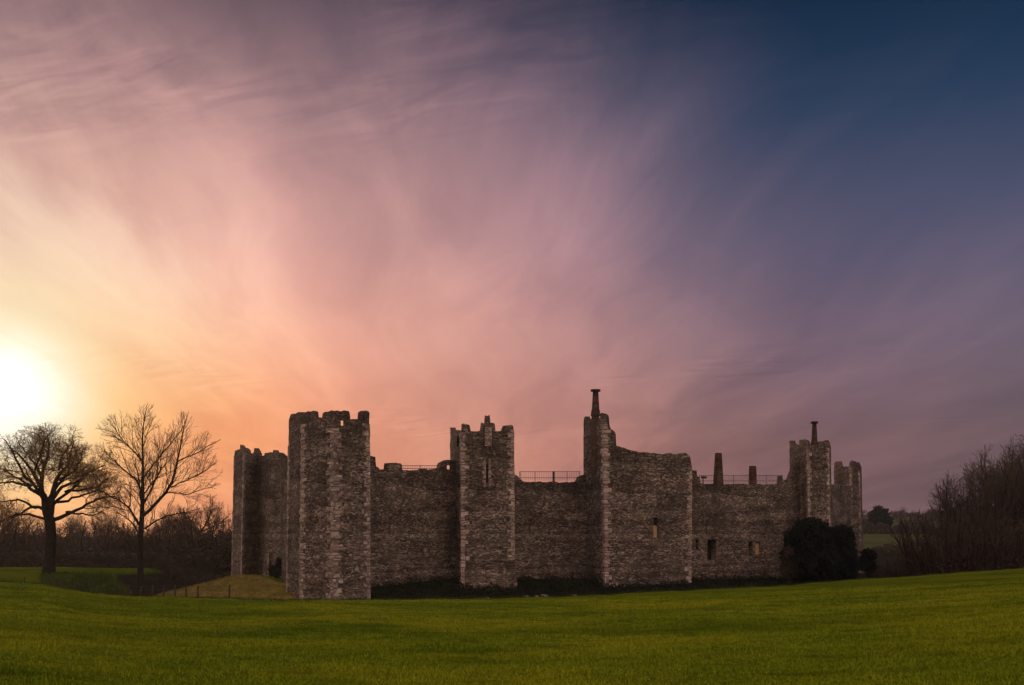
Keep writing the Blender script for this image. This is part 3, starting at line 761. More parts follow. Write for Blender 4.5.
# --- fourth tower with chimney
A, B_, C_ = P(789.5, 95.5), P(808.5, 89.6), P(830.5, 91.5)
D_, E_ = P(832, 99), P(796, 100)
prof4 = [(780, 442), (789, 442), (790.4, 440.6), (795.4, 440.4), (796, 445.2), (799.4, 445.4), (800, 440.2), (803, 439), (809.5, 439.6), (810.6, 441.6), (811.4, 444.6), (818, 445), (818.6, 441), (822, 440.6), (827.5, 441.4), (830, 443), (836, 444)]
tw4 = masonry('tower', castle, [A, B_, C_, D_, E_], prof4, ZB, True, 0.8, back=(2, [Zp(444, 95), Zp(460, 98), Zp(445, 98)]), top_shift=[0.0, -0.05, -0.15, -0.1, 0], seed=10)
tw4['label'] = 'tower behind the dark bush with a chimney on its top'
uF = unit(B_, C_)
quoin(tw4, B_, unit(B_, A), uF, -3.4, Zp(446, 89.6), -0.05, 0.4, 12, (ZB, Zp(442, 90)))
quoin(tw4, C_, -uF, unit(C_, D_), -3.4, Zp(448, 91.5), -0.15, 0.4, 13, (ZB, Zp(442, 91)))
chimney(tw4, 814.4, 91.0, 448, 421.6, 0.32, 0.19)

# --- fifth tower at the right end, farther back
prof5 = [(828, 465), (834, 463.4), (836, 461.6), (842.4, 461.4), (843, 466.4), (849.6, 466.6), (850, 462), (852, 460.6), (857.5, 461.2), (859.6, 465), (861, 468), (866, 472)]
A, B_, C_ = P(834, 120), P(851, 113.5), P(862, 115.5)
tw5 = masonry('tower', castle, [A, B_, C_, P(864, 124), P(840, 126)], prof5, ZB, True, 0.9, back=(2, [Zp(464, 118), Zp(470, 124), Zp(465, 124)]), top_shift=[0.0, -0.05, -0.32, -0.3, 0], seed=11)
tw5['label'] = 'farthest right tower beside the open valley'
uF = unit(B_, C_)
quoin(tw5, C_, -uF, unit(C_, P(864, 124)), -4.2, Zp(470, 115.5), -0.32, 0.5, 15, (ZB, Zp(462, 115)))
quoin(tw5, B_, unit(B_, A), uF, -4.2, Zp(466, 113.5), -0.05, 0.34, 16, (ZB, Zp(462, 115)))
masonry('curtain_wall', castle, [P(831.5, 98.5), P(851.5, 113.2)], [(825, 484), (834, 485), (838, 484.6), (846, 486), (852, 486)], ZB, False, 1.0, seed=12)
# rear curtain closing the ring
rear = [np.array(p) for p in ((P(855, 122)), (30, 140), (8, 146), (-14, 130), (P(247, 106)))]
Vr = masonry('curtain_wall', castle, rear[::-1], [(-9e3, 0), (9e3, 0)], ZB, False, 1.2, back=(0, 8.0), step=2.0, par=1.2, seed=13)

# --- railings on the wall walk
def railing(label, px0, px1, Yf, py_top, py_bot, posts, bars=0.17):
    root = empty('railing', (*P(px0, Yf(px0)), Zp(py_bot, Yf(px0))))
    tag(root, label, 'railing', 'safety railings along the wall walk')
    a, b = P(px0, Yf(px0)), P(px1, Yf(px1)); L = np.hypot(*(b - a)); u = (b - a) / L
    zt = lambda t: Zp(py_top, a[1] + (b[1] - a[1]) * t); zb_ = lambda t: Zp(py_bot, a[1] + (b[1] - a[1]) * t)
    for nm, zz in (('top_rail', 0.0), ('bottom_rail', 0.62)):
        t = Tubes(); t.add([(*(a + u * L * q), zt(q) - zz * (zt(q) - zb_(q))) for q in np.linspace(0, 1, 5)], [0.02] * 5, 5)
        link(nm, t.mesh(nm), M['iron'], root)
    t = Tubes(); n_ = int(L / bars)
    for i in range(n_ + 1):
        q = i / n_; p = a + u * L * q; t = Tubes(); t.add([(*p, zb_(q) + 0.1), (*p, zt(q))], [0.011] * 2, 4)
        link('bar', t.mesh('bar'), M['iron'], root)
    for q, r in posts:
        p = a + u * L * q; t = Tubes(); t.add([(*p, zb_(q) - 0.25), (*p, zt(q) + 0.03), (*p, zt(q) + 0.04)], [r, r, 0.001], 6)
        link('post', t.mesh('post'), M['iron'], root)
railing('low iron railing behind the merlons between the two nearest towers', 402, 438, lambda p: 71.2 + (78.4 - 71.2) * (p - 368) / 98 + 1.3, 465.6, 470.5, [(0, .02), (.5, .02), (1, .02)])
railing('iron railing over the wall left of the tall chimney, one thick post in its middle', 519.5, 580, lambda p: 79.6 + 4 * (p - 508) / 82 + 1.0, 471.6, 481.5, [(0.01, .03), (.25, .02), (.555, .1), (.78, .02), (.99, .02)])
railing('long iron railing between the two chimney stubs on the right wall', 699.5, 782, lambda p: YC(p) + 1.25, 475.4, 484.2, [(0.0, .03), (.2, .02), (.4, .02), (.6, .02), (.8, .02), (1, .02)])
o = empty('floodlight', (*P(703.5, 86.6), Zp(480, 86.6)))
tag(o, 'small dark floodlight on a bracket at the left end of the long railing', 'floodlight')
b = Boxes(); b.box(P(703.8, 86.6), uC, 0.26, 0.1, Zp(478.4, 86.6), Zp(476.2, 86.6), 0.85, 0.9); link('lamp_head', b.mesh('lamp_head'), M['iron'], o)
b = Boxes(); b.box(P(703.0, 86.6), uC, 0.035, 0.035, Zp(484.6, 86.6), Zp(478.4, 86.6)); link('bracket', b.mesh('bracket'), M['iron'], o)

# --- dark ivy and bramble on the bank at the wall foot
rng = np.random.default_rng(5)
def bank_leaves(name, label, pxa, pxb, n, hmax, seed):
    rg = np.random.default_rng(seed)
    C = []
    pxs = rg.uniform(pxa, pxb, n * 3); Ed = np.interp(pxs, E_PX, E_Y)
    Yv = Ed + rg.uniform(0.5, 16, n * 3); xv = (pxs - 512) / F * Yv
    z, _, d, Dc = ground_parts(xv, Yv)
    front = (Dc > 0.0) & (Dc < 9)
    hump = 0.55 + 0.45 * np.sin(xv * 1.1) * np.sin(Yv * 0.9 + xv * 0.6) + 0.25 * np.sin(xv * 3.1 + Yv)
    zz = z + rg.uniform(0, 1, n * 3) ** 1.3 * hmax * np.clip(hump, 0.15, 1.3)
    C = np.stack((xv, Yv, zz), -1)[front][:n]
    o = link(name, leaf_mesh(name, C, 0.09, rg), M['ivy']); tag(o, label, 'undergrowth', None, 'stuff')
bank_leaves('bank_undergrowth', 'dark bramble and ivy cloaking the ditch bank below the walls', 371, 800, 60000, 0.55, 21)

# a few fallen stones on the lip of the ditch
rs = random.Random(8)
for i, (px, off_, sz, lab) in enumerate(((544, 0.9, 0.33, 'largest fallen stone on the ditch lip right of the pinnacled tower'), (536, 0.7, 0.2, 'small grey stone just left of the largest fallen stone'),
                            (526, 0.9, 0.24, 'flat fallen stone by the foot of the pinnacled tower'), (574, 0.8, 0.22, 'lone pale stone on the ditch lip below the tall chimney'),
                            (487, 0.8, 0.18, 'small stone lying before the middle of the pinnacled tower'))):
    Ys = np.interp(px, E_PX, E_Y) + off_ - 0.6; xs = X(px, Ys)
    import bmesh
    bm = bmesh.new(); bmesh.ops.create_icosphere(bm, subdivisions=2, radius=sz * 0.7)
    for v in bm.verts:
        v.co *= 1 + 0.35 * mnoise.noise(v.co * 3.3 + Vector((i * 7, 0, 0))); v.co.z *= 0.6; v.co.x *= 1.25
    me = bpy.data.meshes.new('stone'); bm.to_mesh(me); bm.free()
    uv_write(me, [(v.co.x, v.co.z) for v in me.vertices]); me.materials.append(M['rubble'])
    o = link('stone', me, None, None, (xs, Ys, gz(xs, Ys) + sz * 0.3)); tag(o, lab, 'stone', 'stones fallen along the ditch')

# ------------------------------------------------------------------ trees
def perp(d, rg):
    r = rg.normal(size=3); r -= d * (r @ d); return r / (np.linalg.norm(r) + 1e-9)

class Grower:
    def __init__(self, seed, env, ratio=(0.55, 0.55, 0.55, 0.6), dens=(1.6, 2.6, 4.5, 6), ang=(50, 48, 45, 40), wander=0.16, trop=0.05, lmin=0.12, rmin=0.008, maxl=3, grav=0.0, lmax=9, flat=1.0, thin=0.026):
        self.rg = np.random.default_rng(seed); self.env = env
        self.p = dict(ratio=ratio, dens=dens, ang=ang, wander=wander, trop=trop, lmin=lmin, rmin=rmin, maxl=maxl, grav=grav, lmax=lmax, flat=flat, thin=thin)
        self.t = Tubes(); self.count = 0
    def room(self, p, d):
        if self.env is None: return 1e9
        c, r = self.env; q = (p - c) / r; e = d / r
        a = e @ e; b = q @ e; cc = q @ q - 1
        disc = b * b - a * cc
        if disc <= 0: return 0.0
        return max(0.0, (-b + math.sqrt(disc)) / a)
    def emit(self, pts, rad):
        r = max(rad[0], 0.005)
        self.t.add(pts, rad, 7 if r > 0.12 else 5 if r > 0.04 else 3); self.count += 1
    def spawn(self, pts, rad, L, lvl, t0=0.2, kids=None):
        p = self.p; rg = self.rg
        n = len(pts)
        cnt = kids if kids is not None else max(2, int(L * p['dens'][min(lvl, 3)] * rg.uniform(0.8, 1.2)))
        ph = rg.uniform(0, 6.28)
        for i in range(cnt):
            t = t0 + (1 - t0) * (i + rg.uniform(0.1, 0.9)) / cnt
            f = t * (n - 1); a = min(int(f), n - 2); w = f - a
            pos = pts[a] * (1 - w) + pts[a + 1] * w; d = pts[a + 1] - pts[a]; d = d / (np.linalg.norm(d) + 1e-9)
            r = rad[a] * (1 - w) + rad[a + 1] * w
            u = perp(d, rg); an = R(p['ang'][min(lvl, 3)] * rg.uniform(0.65, 1.3)) * (1 - 0.35 * t)
            cd = d * math.cos(an) + u * math.sin(an)
            cd[2] *= p['flat']
            cd /= np.linalg.norm(cd)
            cl = L * p['ratio'][min(lvl, 3)] * (1.15 - 0.6 * t) * rg.uniform(0.6, 1.25)
            cl = min(cl, self.room(pos, cd) * rg.uniform(0.8, 1.05), p['lmax'])
            if cl < p['lmin']: continue
            self.branch(pos, cd, cl, max(p['rmin'], min(r * 0.62, cl * p['thin'])), lvl + 1)
    def branch(self, pos, d, L, r, lvl):
        p = self.p; rg = self.rg
        n = max(3, min(9, int(L / 0.35) + 2)); st = L / (n - 1)
        pts = [np.array(pos)]; d = np.array(d)
        for i in range(n - 1):
            d = d + rg.normal(size=3) * p['wander'] + np.array((0, 0, p['trop'] - p['grav'] * i / n)); d /= np.linalg.norm(d)
            pts.append(pts[-1] + d * st)
        pts = np.array(pts); rad = np.linspace(r, max(r * 0.3, p['rmin'] * 0.7), n)
        self.emit(pts, rad)
        if lvl < p['maxl']: self.spawn(pts, rad, L, lvl)

def smooth_poly(pts, n):
    pts = np.array(pts, float); s = np.concatenate(([0], np.cumsum(np.linalg.norm(np.diff(pts, axis=0), axis=1))))
    q = np.linspace(0, s[-1], n)
    out = np.stack([np.interp(q, s, pts[:, i]) for i in range(3)], -1)
    for _ in range(2): out[1:-1] = out[1:-1] * 0.5 + (out[:-2] + out[2:]) * 0.25
    return out, s[-1]

def plant(name, label, cat, group, base, trunk_mesh, crown_mesh, mt='bark', mc='twig', crown='crown'):
    root = empty(name, base); tag(root, label, cat, group)
    if trunk_mesh is not None: link('trunk', trunk_mesh, M[mt], root, (0, 0, 0))
    link(crown, crown_mesh, M[mc], root, (0, 0, 0))
    return root

# -- broad old oak, limbs drawn as they stand
def px_limb(px0, Y0, base, pts, rg, depth):
    out = []
    for i, (a, b) in enumerate(pts):
        dd = depth * i / max(1, len(pts) - 1) + rg.normal(0, 0.12)
        Yk = Y0 + dd
        out.append((X(a, Y0) - base[0], dd, Zp(b, Y0) - base[2]))
    return out
Yo = 78.0; base = np.array((X(49, Yo), Yo, gz(X(49, Yo), Yo) - 0.15))
rg = np.random.default_rng(4)
env = (np.array((X(50, Yo) - base[0], 0, Zp(488, Yo) - base[2])), np.array((6.0, 5.4, 5.2)))
G = Grower(40, env, ratio=(0.6, 0.55, 0.55, 0.5), dens=(2.5, 4.2, 5.6, 5), ang=(64, 60, 56, 50), wander=0.24, trop=0.03, lmin=0.14, rmin=0.0095, maxl=4, lmax=2.7, thin=0.0155)
tt = Tubes()
tp, L = smooth_poly(px_limb(49, Yo, base, [(49, 579), (49.5, 560), (50, 540), (50, 522), (48, 510)], rg, 0.0), 12)
tt.add(tp, np.interp(np.linspace(0, 1, 12), [0, 0.1, 0.3, 0.8, 1], [0.8, 0.5, 0.40, 0.39, 0.36]), 14)
limbs = [([(46, 514), (43, 500), (41, 486), (40, 474), (45, 462), (47, 448), (44, 432)], 0.36, 0.4),
         ([(51, 514), (54, 504), (53, 494), (52, 486), (60, 478), (69, 470), (74, 458), (76, 444)], 0.36, -0.5),
         ([(42, 488), (36, 480), (31, 470), (24, 462), (14, 452), (6, 446)], 0.24, 0.6),
         ([(44, 498), (36, 490), (26, 484), (14, 482), (2, 486)], 0.22, -1.6),
         ([(53, 520), (66, 514), (80, 508), (92, 502), (104, 494), (112, 497)], 0.23, 0.8),
         ([(53, 497), (62, 488), (76, 484), (90, 478), (102, 474)], 0.22, -1.2),
         ([(47, 512), (36, 506), (24, 507), (10, 516), (-4, 520)], 0.2, 1.4),
         ([(46, 520), (32, 514), (18, 516), (6, 524)], 0.15, -1.8),
         ([(46, 505), (48, 492), (56, 478), (58, 464), (60, 446)], 0.24, 3.0), ([(46, 505), (42, 490), (34, 476), (30, 458), (28, 444)], 0.24, -3.0),
         ([(50, 508), (56, 496), (66, 490), (78, 470), (92, 462)], 0.2, 2.6), ([(50, 508), (48, 494), (42, 478), (50, 460), (58, 440)], 0.2, -2.4),
         ([(50, 505), (60, 500), (74, 496), (86, 490), (98, 484)], 0.17, 2.4), ([(40, 490), (30, 488), (18, 472), (10, 464)], 0.16, 2.2),
         ([(60, 480), (72, 474), (84, 462), (90, 450)], 0.16, -1.0), ([(64, 492), (80, 490), (96, 486), (108, 478)], 0.15, 0.4), ([(42, 478), (34, 462), (22, 446), (16, 440)], 0.15, 0.2),
         ([(32, 486), (18, 478), (4, 470), (-6, 468)], 0.15, 0.2), ([(58, 470), (62, 454), (70, 442), (72, 434)], 0.14, 0.6), ([(66, 512), (82, 514), (96, 516), (106, 512)], 0.13, -0.8),
         ([(36, 508), (20, 500), (4, 500), (-8, 502)], 0.14, 0.8), ([(45, 470), (38, 456), (36, 444), (38, 434)], 0.13, 1.5)]
for pts, r0, dep in limbs:
    q, L = smooth_poly(px_limb(49, Yo, base, pts, rg, dep), 12)
    q[1:] += rg.normal(0, 0.05, (11, 3)); rad = np.linspace(r0, 0.045, 12)
    rad = rad * 0.72; tt.add(q, rad, 8); G.spawn(q, rad, L, 0, 0.4)
oak = plant('oak_tree', 'broad domed bare oak with twisting limbs, under the setting sun', 'tree', None, tuple(base), tt.mesh('trunk'), G.t.mesh('crown'), 'bark', 'oaktwig')
print('oak', G.count)

# -- slender tree in front of the ditch, two leaders and upswept twigs
Yt = 63.2; base = np.array((X(140.5, Yt), Yt, gz(X(140.5, Yt), Yt) - 0.1))
env = (np.array((X(152, Yt) - base[0], 0, Zp(472, Yt) - base[2])), np.array((4.5, 3.6, 4.35)))
G = Grower(7, env, ratio=(0.5, 0.55, 0.6, 0.5), dens=(4.2, 5.0, 5.2, 5), ang=(46, 44, 40, 34), wander=0.09, trop=0.06, lmin=0.15, rmin=0.0068, maxl=3, lmax=2.4, thin=0.016)
tt = Tubes(); rg = np.random.default_rng(9)
q, L = smooth_poly(px_limb(0, Yt, base, [(140.5, 597), (140.5, 570), (141, 545), (141.5, 520), (142, 495), (143, 470), (143, 450), (141, 435), (144, 422), (147, 409)], rg, 0.0), 20)
rad = np.interp(np.linspace(0, 1, 20), [0, 0.05, 0.15, 0.4, 0.7, 1], [0.33, 0.22, 0.19, 0.155, 0.075, 0.018])
tt.add(q, rad, 12)
G.spawn(q, rad * 0.8, 4.0, 0, 0.42, 40)
limbs = [([(142, 518), (150, 508), (160, 499), (169, 487), (174, 474), (177, 458), (178, 440), (181, 424), (186, 410)], 0.12, 0.6, 22),
         ([(140, 525), (134, 512), (124, 502), (112, 495), (102, 490)], 0.09, -0.6, 12), ([(141, 490), (133, 478), (122, 470), (112, 462), (104, 452)], 0.075, 0.7, 12),
         ([(143, 462), (136, 452), (128, 446), (120, 434), (112, 421)], 0.06, -0.5, 12), ([(142, 505), (150, 492), (160, 480), (168, 462), (172, 446)], 0.07, -1.3, 12),
         ([(143, 478), (152, 466), (160, 452), (170, 438), (178, 424)], 0.05, 1.0, 10), ([(170, 487), (184, 482), (198, 476), (212, 468), (219, 463)], 0.045, -0.4, 12),
         ([(177, 462), (188, 456), (200, 450), (212, 442), (218, 438)], 0.045, 0.5, 12), ([(165, 492), (180, 494), (196, 491), (208, 487)], 0.04, 0.9, 10),
         ([(141, 530), (150, 522), (164, 514), (180, 512), (192, 508)], 0.06, 1.6, 12), ([(140, 535), (130, 524), (116, 516), (106, 512)], 0.06, 1.8, 10),
         ([(141, 500), (136, 486), (130, 474), (120, 456)], 0.06, 2.2, 10), ([(142, 500), (148, 482), (154, 468), (156, 450)], 0.06, 2.4, 10), ([(143, 450), (148, 440), (152, 430), (160, 420)], 0.035, -1.0, 8)]
for pts, r0, dep, kids in limbs:
    q, L = smooth_poly(px_limb(0, Yt, base, pts, rg, dep), 11); rad = np.linspace(r0, 0.016, 11)
    q[1:] += rg.normal(0, 0.03, (10, 3))
    tt.add(q, rad, 6); G.spawn(q, rad, min(L, 3.6), 0, 0.2, int(kids * 1.6))
plant('slender_tree', 'slender bare tree with upswept twigs at the ditch edge, right of the oak', 'tree', None, tuple(base), tt.mesh('trunk'), G.t.mesh('crown'))
print('slender', G.count)

# -- generic bare trees: a few kinds, copied
def make_tree(seed, H, Wd, fork, dense=1.0, upright=0.3, rmin=0.014):
    rg = np.random.default_rng(seed)
    env = (np.array((0, 0, H * (0.5 + fork * 0.5))), np.array((Wd / 2, Wd / 2, H * (0.5 - fork * 0.42))))
    G = Grower(seed, env, ratio=(0.6, 0.55, 0.55, 0.5), dens=(2.0 * dense, 3.2 * dense, 3.6 * dense, 4), ang=(50, 48, 46, 40), wander=0.14, trop=0.05, lmin=0.25, rmin=rmin, maxl=3, lmax=H * 0.35)
    tt = Tubes()
    hs = H * (fork + 0.25)
    q, L = smooth_poly([(0, 0, -0.3), (rg.normal(0, .1), rg.normal(0, .1), hs * 0.5), (rg.normal(0, .2), rg.normal(0, .2), hs)], 8)
    r0 = H * 0.022; tt.add(q, np.linspace(r0 * 1.2, r0 * 0.55, 8), 8)
    for i in range(9):
        a = i * 2.4 + rg.uniform(-.4, .4); t = rg.uniform(0.55, 1.0); f = t * 7; k_ = min(int(f), 6); p0 = q[k_] + (q[k_ + 1] - q[k_]) * (f - k_)
        out = rg.uniform(0.25, 0.95) * (1 - upright); top = np.array((math.cos(a) * Wd * 0.42 * out / 0.7, math.sin(a) * Wd * 0.42 * out / 0.7, H * rg.uniform(0.62, 0.93)))
        mid_ = p0 * 0.5 + top * 0.5 + np.array((math.cos(a), math.sin(a), -0.3)) * Wd * 0.07
        lp, L2 = smooth_poly([p0, mid_, top], 9); lp[1:] += rg.normal(0, 0.06, (8, 3)); rad = np.linspace(r0 * 0.5, rmin * 1.5, 9)
        tt.add(lp, rad, 6); G.spawn(lp, rad, L2, 0, 0.18)
    return tt.mesh('trunk'), G.t.mesh('crown'), G.count

kinds = {'round': make_tree(101, 10, 9, 0.22, 1.0, 0.0), 'tall': make_tree(102, 10, 6.0, 0.25, 1.0, 0.35), 'loose': make_tree(103, 10, 8.5, 0.2, 0.65, 0.2), 'dense': make_tree(104, 10, 9.5, 0.16, 0.95, 0.05)}
for k_, v in kinds.items(): print(k_, v[2])

def put_tree(kind, px, Y, py_top, label, group, rot=0.0, wide=1.0, name='bare_tree', mc='twig'):
    x = X(px, Y); z = gz(x, Y); H = Zp(py_top, Y) - z
    tm, cm, _ = kinds[kind]
    root = empty(name, (x, Y, z)); root.rotation_euler = (0, 0, rot); s = H / 10.0; root.scale = (s * wide, s * wide, s)
    tag(root, label, 'tree', group)
    link('trunk', tm, M['bark'], root, (0, 0, 0)); link('crown', cm, M[mc], root, (0, 0, 0))
    return root
gl = 'bare trees of the wood left of the castle'
for a in (('round', 199, 132, 493, 'round crowned bare tree behind the slender tree, close to the castle', 0.3, 1.0),
          ('loose', 226, 140, 503, 'bare tree whose crown is half hidden by the farthest left tower', 1.3, 0.9),
          ('tall', 166, 138, 505, 'narrow bare tree just left of the round crowned one', 2.0, 1.0),
          ('loose', 128, 134, 508, 'thin bare tree seen between the oak and the slender tree', 2.9, 1.1),
          ('dense', 100, 142, 510, 'dense low bare tree right of the oak trunk', 0.9, 1.1),
          ('tall', 76, 150, 508, 'tall thin bare tree seen through the lowest right limb of the oak', 3.9, 1.0),
          ('round', 14, 136, 505, 'wide bare tree behind the left limbs of the oak', 4.4, 1.2),
          ('dense', -14, 124, 490, 'bare tree cut by the left edge of the photo', 5.1, 1.2),
          ('loose', 40, 160, 512, 'distant bare tree straight behind the oak trunk', 5.6, 1.1),
          ('dense', 180, 160, 512, 'distant bare tree between the round crowned tree and the narrow one', 1.9, 1.2),
          ('round', 62, 178, 516, 'farthest low bare tree in the gap right of the oak', 0.1, 1.4), ('loose', 110, 176, 513, 'farthest bare tree left of the slender trunk', 3.3, 1.4)):
    put_tree(a[0], a[1], a[2], a[3], a[4], gl, a[5], a[6])
gr = 'bare trees of the wood at the right edge'
for a in (('dense', 986, 104, 456, 'leaning bare tree with a dense crown, middle of the right hand wood', 0.4, 0.85),
          ('round', 1018, 108, 432, 'tallest bare tree at the right edge of the photo', 1.1, 0.75),
          ('dense', 1052, 104, 424, 'bare tree beyond the tallest one, cut by the right edge', 2.2, 0.8),
          ('round', 1003, 111, 443, 'bare tree behind the leaning one, just left of the tallest', 2.7, 0.7),
          ('round', 953, 116, 487, 'low round bare tree at the left end of the right hand wood', 3.6, 0.8),
          ('dense', 968, 112, 470, 'dense crowned bare tree between the low round one and the leaning one', 4.0, 0.8),
          ('dense', 1040, 112, 434, 'bare tree filling the gap behind the two right edge trees', 4.9, 0.8)):
    put_tree(a[0], a[1], a[2], a[3], a[4], gr, a[5], a[6])

# -- leafless thicket shrubs
def make_shrub(seed, H, Wd, stems=26, dens=3.0, rmin=0.012):
    rg = np.random.default_rng(seed); env = (np.array((0, 0, H * 0.42)), np.array((Wd / 2, Wd / 2, H * 0.6)))
    G = Grower(seed, env, ratio=(0.45, 0.5, 0.5, 0.5), dens=(dens, dens * 1.1, 3, 4), ang=(38, 42, 40, 40), wander=0.12, trop=0.06, lmin=0.15, rmin=rmin, maxl=2, lmax=H * 0.5)
    tt = Tubes()
    for i in range(stems):
        a = rg.uniform(0, 6.283); r = Wd * 0.28 * math.sqrt(rg.uniform(0, 1)); p0 = np.array((math.cos(a) * r, math.sin(a) * r, -0.2))
        lean = rg.uniform(0.1, 0.55); d = np.array((math.cos(a) * lean, math.sin(a) * lean, 1.0)); d /= np.linalg.norm(d)
        L = min(G.room(p0, d) * rg.uniform(0.75, 1.05), H * 1.1)
        if L < 0.4: continue
        lp, _ = smooth_poly([p0, p0 + d * L * 0.5 + rg.normal(0, L * 0.04, 3), p0 + d * L + np.array((0, 0, L * 0.05))], 7); rad = np.linspace(0.035, rmin, 7)
        tt.add(lp, rad, 4); G.spawn(lp, rad, L, 0, 0.15)
    return tt.mesh('stems'), G.t.mesh('twigs')
def brush_cloud(seed, H, Wd, n, size):
    rg = np.random.default_rng(seed); a = rg.uniform(0, 6.283, n); r = np.sqrt(rg.uniform(0, 1, n)); z = rg.uniform(0, 1, n) ** 1.2
    prof = np.sqrt(np.clip(1 - (z * 0.95) ** 2, 0, 1)); lump = 0.8 + 0.3 * np.sin(a * 3 + seed) * np.sin(z * 7 + seed)
    C = np.stack((np.cos(a) * r * Wd / 2 * prof * lump, np.sin(a) * r * Wd / 2 * prof * lump, z * H * (0.85 + 0.15 * np.sin(a * 4))), -1)
    return leaf_mesh('brush', C, size, rg, 0.5)
shr = [(*make_shrub(201, 4, 5), brush_cloud(1, 2.3, 5.4, 6000, 0.085)), (*make_shrub(202, 4, 6, 30), brush_cloud(2, 2.1, 6.4, 5000, 0.085)), (*make_shrub(203, 4, 4, 22), brush_cloud(3, 2.4, 4.4, 4000, 0.085))]
def put_shrub(i, px, Y, py_top, label, group, rot=0.0, wide=1.0, mats=('redtwig', 'brush'), name='thicket_shrub', brush=True):
    x = X(px, Y); z = gz(x, Y); H = Zp(py_top, Y) - z; s = H / 4.2
    root = empty(name, (x, Y, z)); root.rotation_euler = (0, 0, rot); root.scale = (s * wide, s * wide, s); tag(root, label, 'shrub', group)
    link('stems', shr[i][0], M['bark'], root, (0, 0, 0))
    tw = link('twigs', shr[i][1], M[mats[0]], root, (0, 0, 0))
    if brush:
        link('dead_leaves', shr[i][2], M[mats[1]], root, (0, 0, 0))
gs = 'leafless shrubs along the right hand wood'
for a in ((0, 942, 99, 500, 'leafless shrub with fanned stems, first on the left of the right hand wood', 0.2, 0.75, False), (1, 952, 97, 494, 'taller fanned shrub next to the first one, right of it', 1.0, 0.9, False),
          (2, 965, 97, 520, 'low dark shrub under the loose crowned tree', 2.0, 1.5, True), (1, 986, 97, 514, 'dark shrub under the leaning tree', 2.9, 1.2, True), (0, 1008, 97, 508, 'dark shrub below the tallest tree', 3.3, 1.2, True),
          (2, 1032, 98, 500, 'dark shrub cut by the right edge of the photo', 4.2, 1.4, True), (1, 924, 106, 559, 'low brown shrub where the valley field shows behind', 5.0, 1.3, True), (0, 898, 112, 557, 'brown scrub in the hollow right of the farthest tower', 5.7, 1.6, True),
          (2, 879, 104, 562, 'reddish low scrub next to the dark tuft by the castle', 0.7, 1.5, True), (1, 950, 100, 540, 'low bramble mass filling the foot of the fanned shrubs', 1.7, 1.5, True), (0, 1065, 98, 500, 'outermost dark shrub of the right wood', 1.1, 1.3, True)):
    put_shrub(a[0], a[1], a[2], a[3], a[4], gs, a[5], a[6], brush=a[7])
gs = 'brown shrubs under the wood left of the castle'
labs = ['brown thicket under the tree cut by the left edge', 'brown thicket left of the oak trunk', 'brown thicket straight behind the oak trunk', 'brown thicket right of the oak trunk', 'brown thicket below the lowest oak limb',
        'brown thicket left of the slender trunk', 'brown thicket behind the slender trunk', 'brown thicket right of the slender trunk', 'brown thicket below the round crowned tree', 'brown thicket beside the farthest left tower']
for i, px in enumerate((-24, 2, 28, 56, 82, 108, 136, 162, 190, 216)):
    put_shrub(i % 3, px, 118 + (i * 7) % 9, (514, 522, 510, 524, 516, 526, 512, 519, 508, 505)[i], labs[i], gs, i * 1.3, 1.7, ('twig', 'dimhedge'))

# clipped dark hedge in front of the thickets
rgh = np.random.default_rng(77)
n = 30000; pxs = rgh.uniform(-60, 236, n); Yh = 106 + rgh.uniform(-0.7, 0.7, n); xh = (pxs - 512) / F * Yh; zg = ground_parts(xh, Yh)[0]
ht = 1.55 + 0.12 * np.sin(xh * 1.3) + 0.08 * np.sin(xh * 3.7)
C = np.stack((xh, Yh, zg + rgh.uniform(-0.05, 1, n) * ht), -1)
o = link('hedge', leaf_mesh('hedge', C, 0.12, rgh), M['dimhedge']); tag(o, 'long low dark hedge running behind the oak towards the castle', 'hedge')

# -- evergreen bushes by the right towers
def bush_mesh(lobes, n, size, seed):
    rg = np.random.default_rng(seed); C = []
    vol = np.array([a[3] * a[4] * a[5] for a in lobes]) ** 0.67; vol /= vol.sum()
    for (cx, cy, cz, rx, ry, rz), w in zip(lobes, vol):
        k_ = int(n * w); d = rg.normal(size=(k_, 3)); d /= np.linalg.norm(d, axis=1)[:, None]
        lump = 1 + 0.2 * np.sin(d[:, 0] * 5 + cx * 3) * np.sin(d[:, 2] * 6 + cy) + 0.16 * np.sin(d[:, 0] * 13 + d[:, 2] * 11 + cy * 5) * np.sin(d[:, 1] * 12 + cx) + 0.1 * np.sin(d[:, 1] * 9 + d[:, 0] * 7 + cz)
        r = rg.uniform(0.25, 1, k_) ** 0.4 * lump
        C.append(np.stack((cx + d[:, 0] * rx * r, cy + d[:, 1] * ry * r, cz + d[:, 2] * rz * r), -1))
    C = np.concatenate(C)
    return leaf_mesh('foliage', C, size, rg)
def put_bush(label, px, Y, lobes_px, n, seed, size=0.13, mt='evergreen', group=None, name='evergreen_bush', cat='bush'):
    x = X(px, Y); z = gz(x, Y); k_ = Y / F
    lobes = [((a - px) * k_, dd, Zp(b, Y) - z, ra * k_, ra * k_ * 0.9, rb * k_) for (a, b, ra, rb, dd) in lobes_px]
    root = empty(name, (x, Y, z)); tag(root, label, cat, group)
    link('foliage', bush_mesh(lobes, n, size, seed), M[mt], root, (0, 0, 0))
    t = Tubes()
    for i, l in enumerate(lobes): t.add([(l[0] * 0.2, l[1] * 0.2, -0.3), (l[0] * 0.6, l[1] * 0.6, l[2] * 0.5), (l[0], l[1], l[2])], [0.14, 0.1, 0.03], 6)
    link('stems', t.mesh('stems'), M['bark'], root, (0, 0, 0))
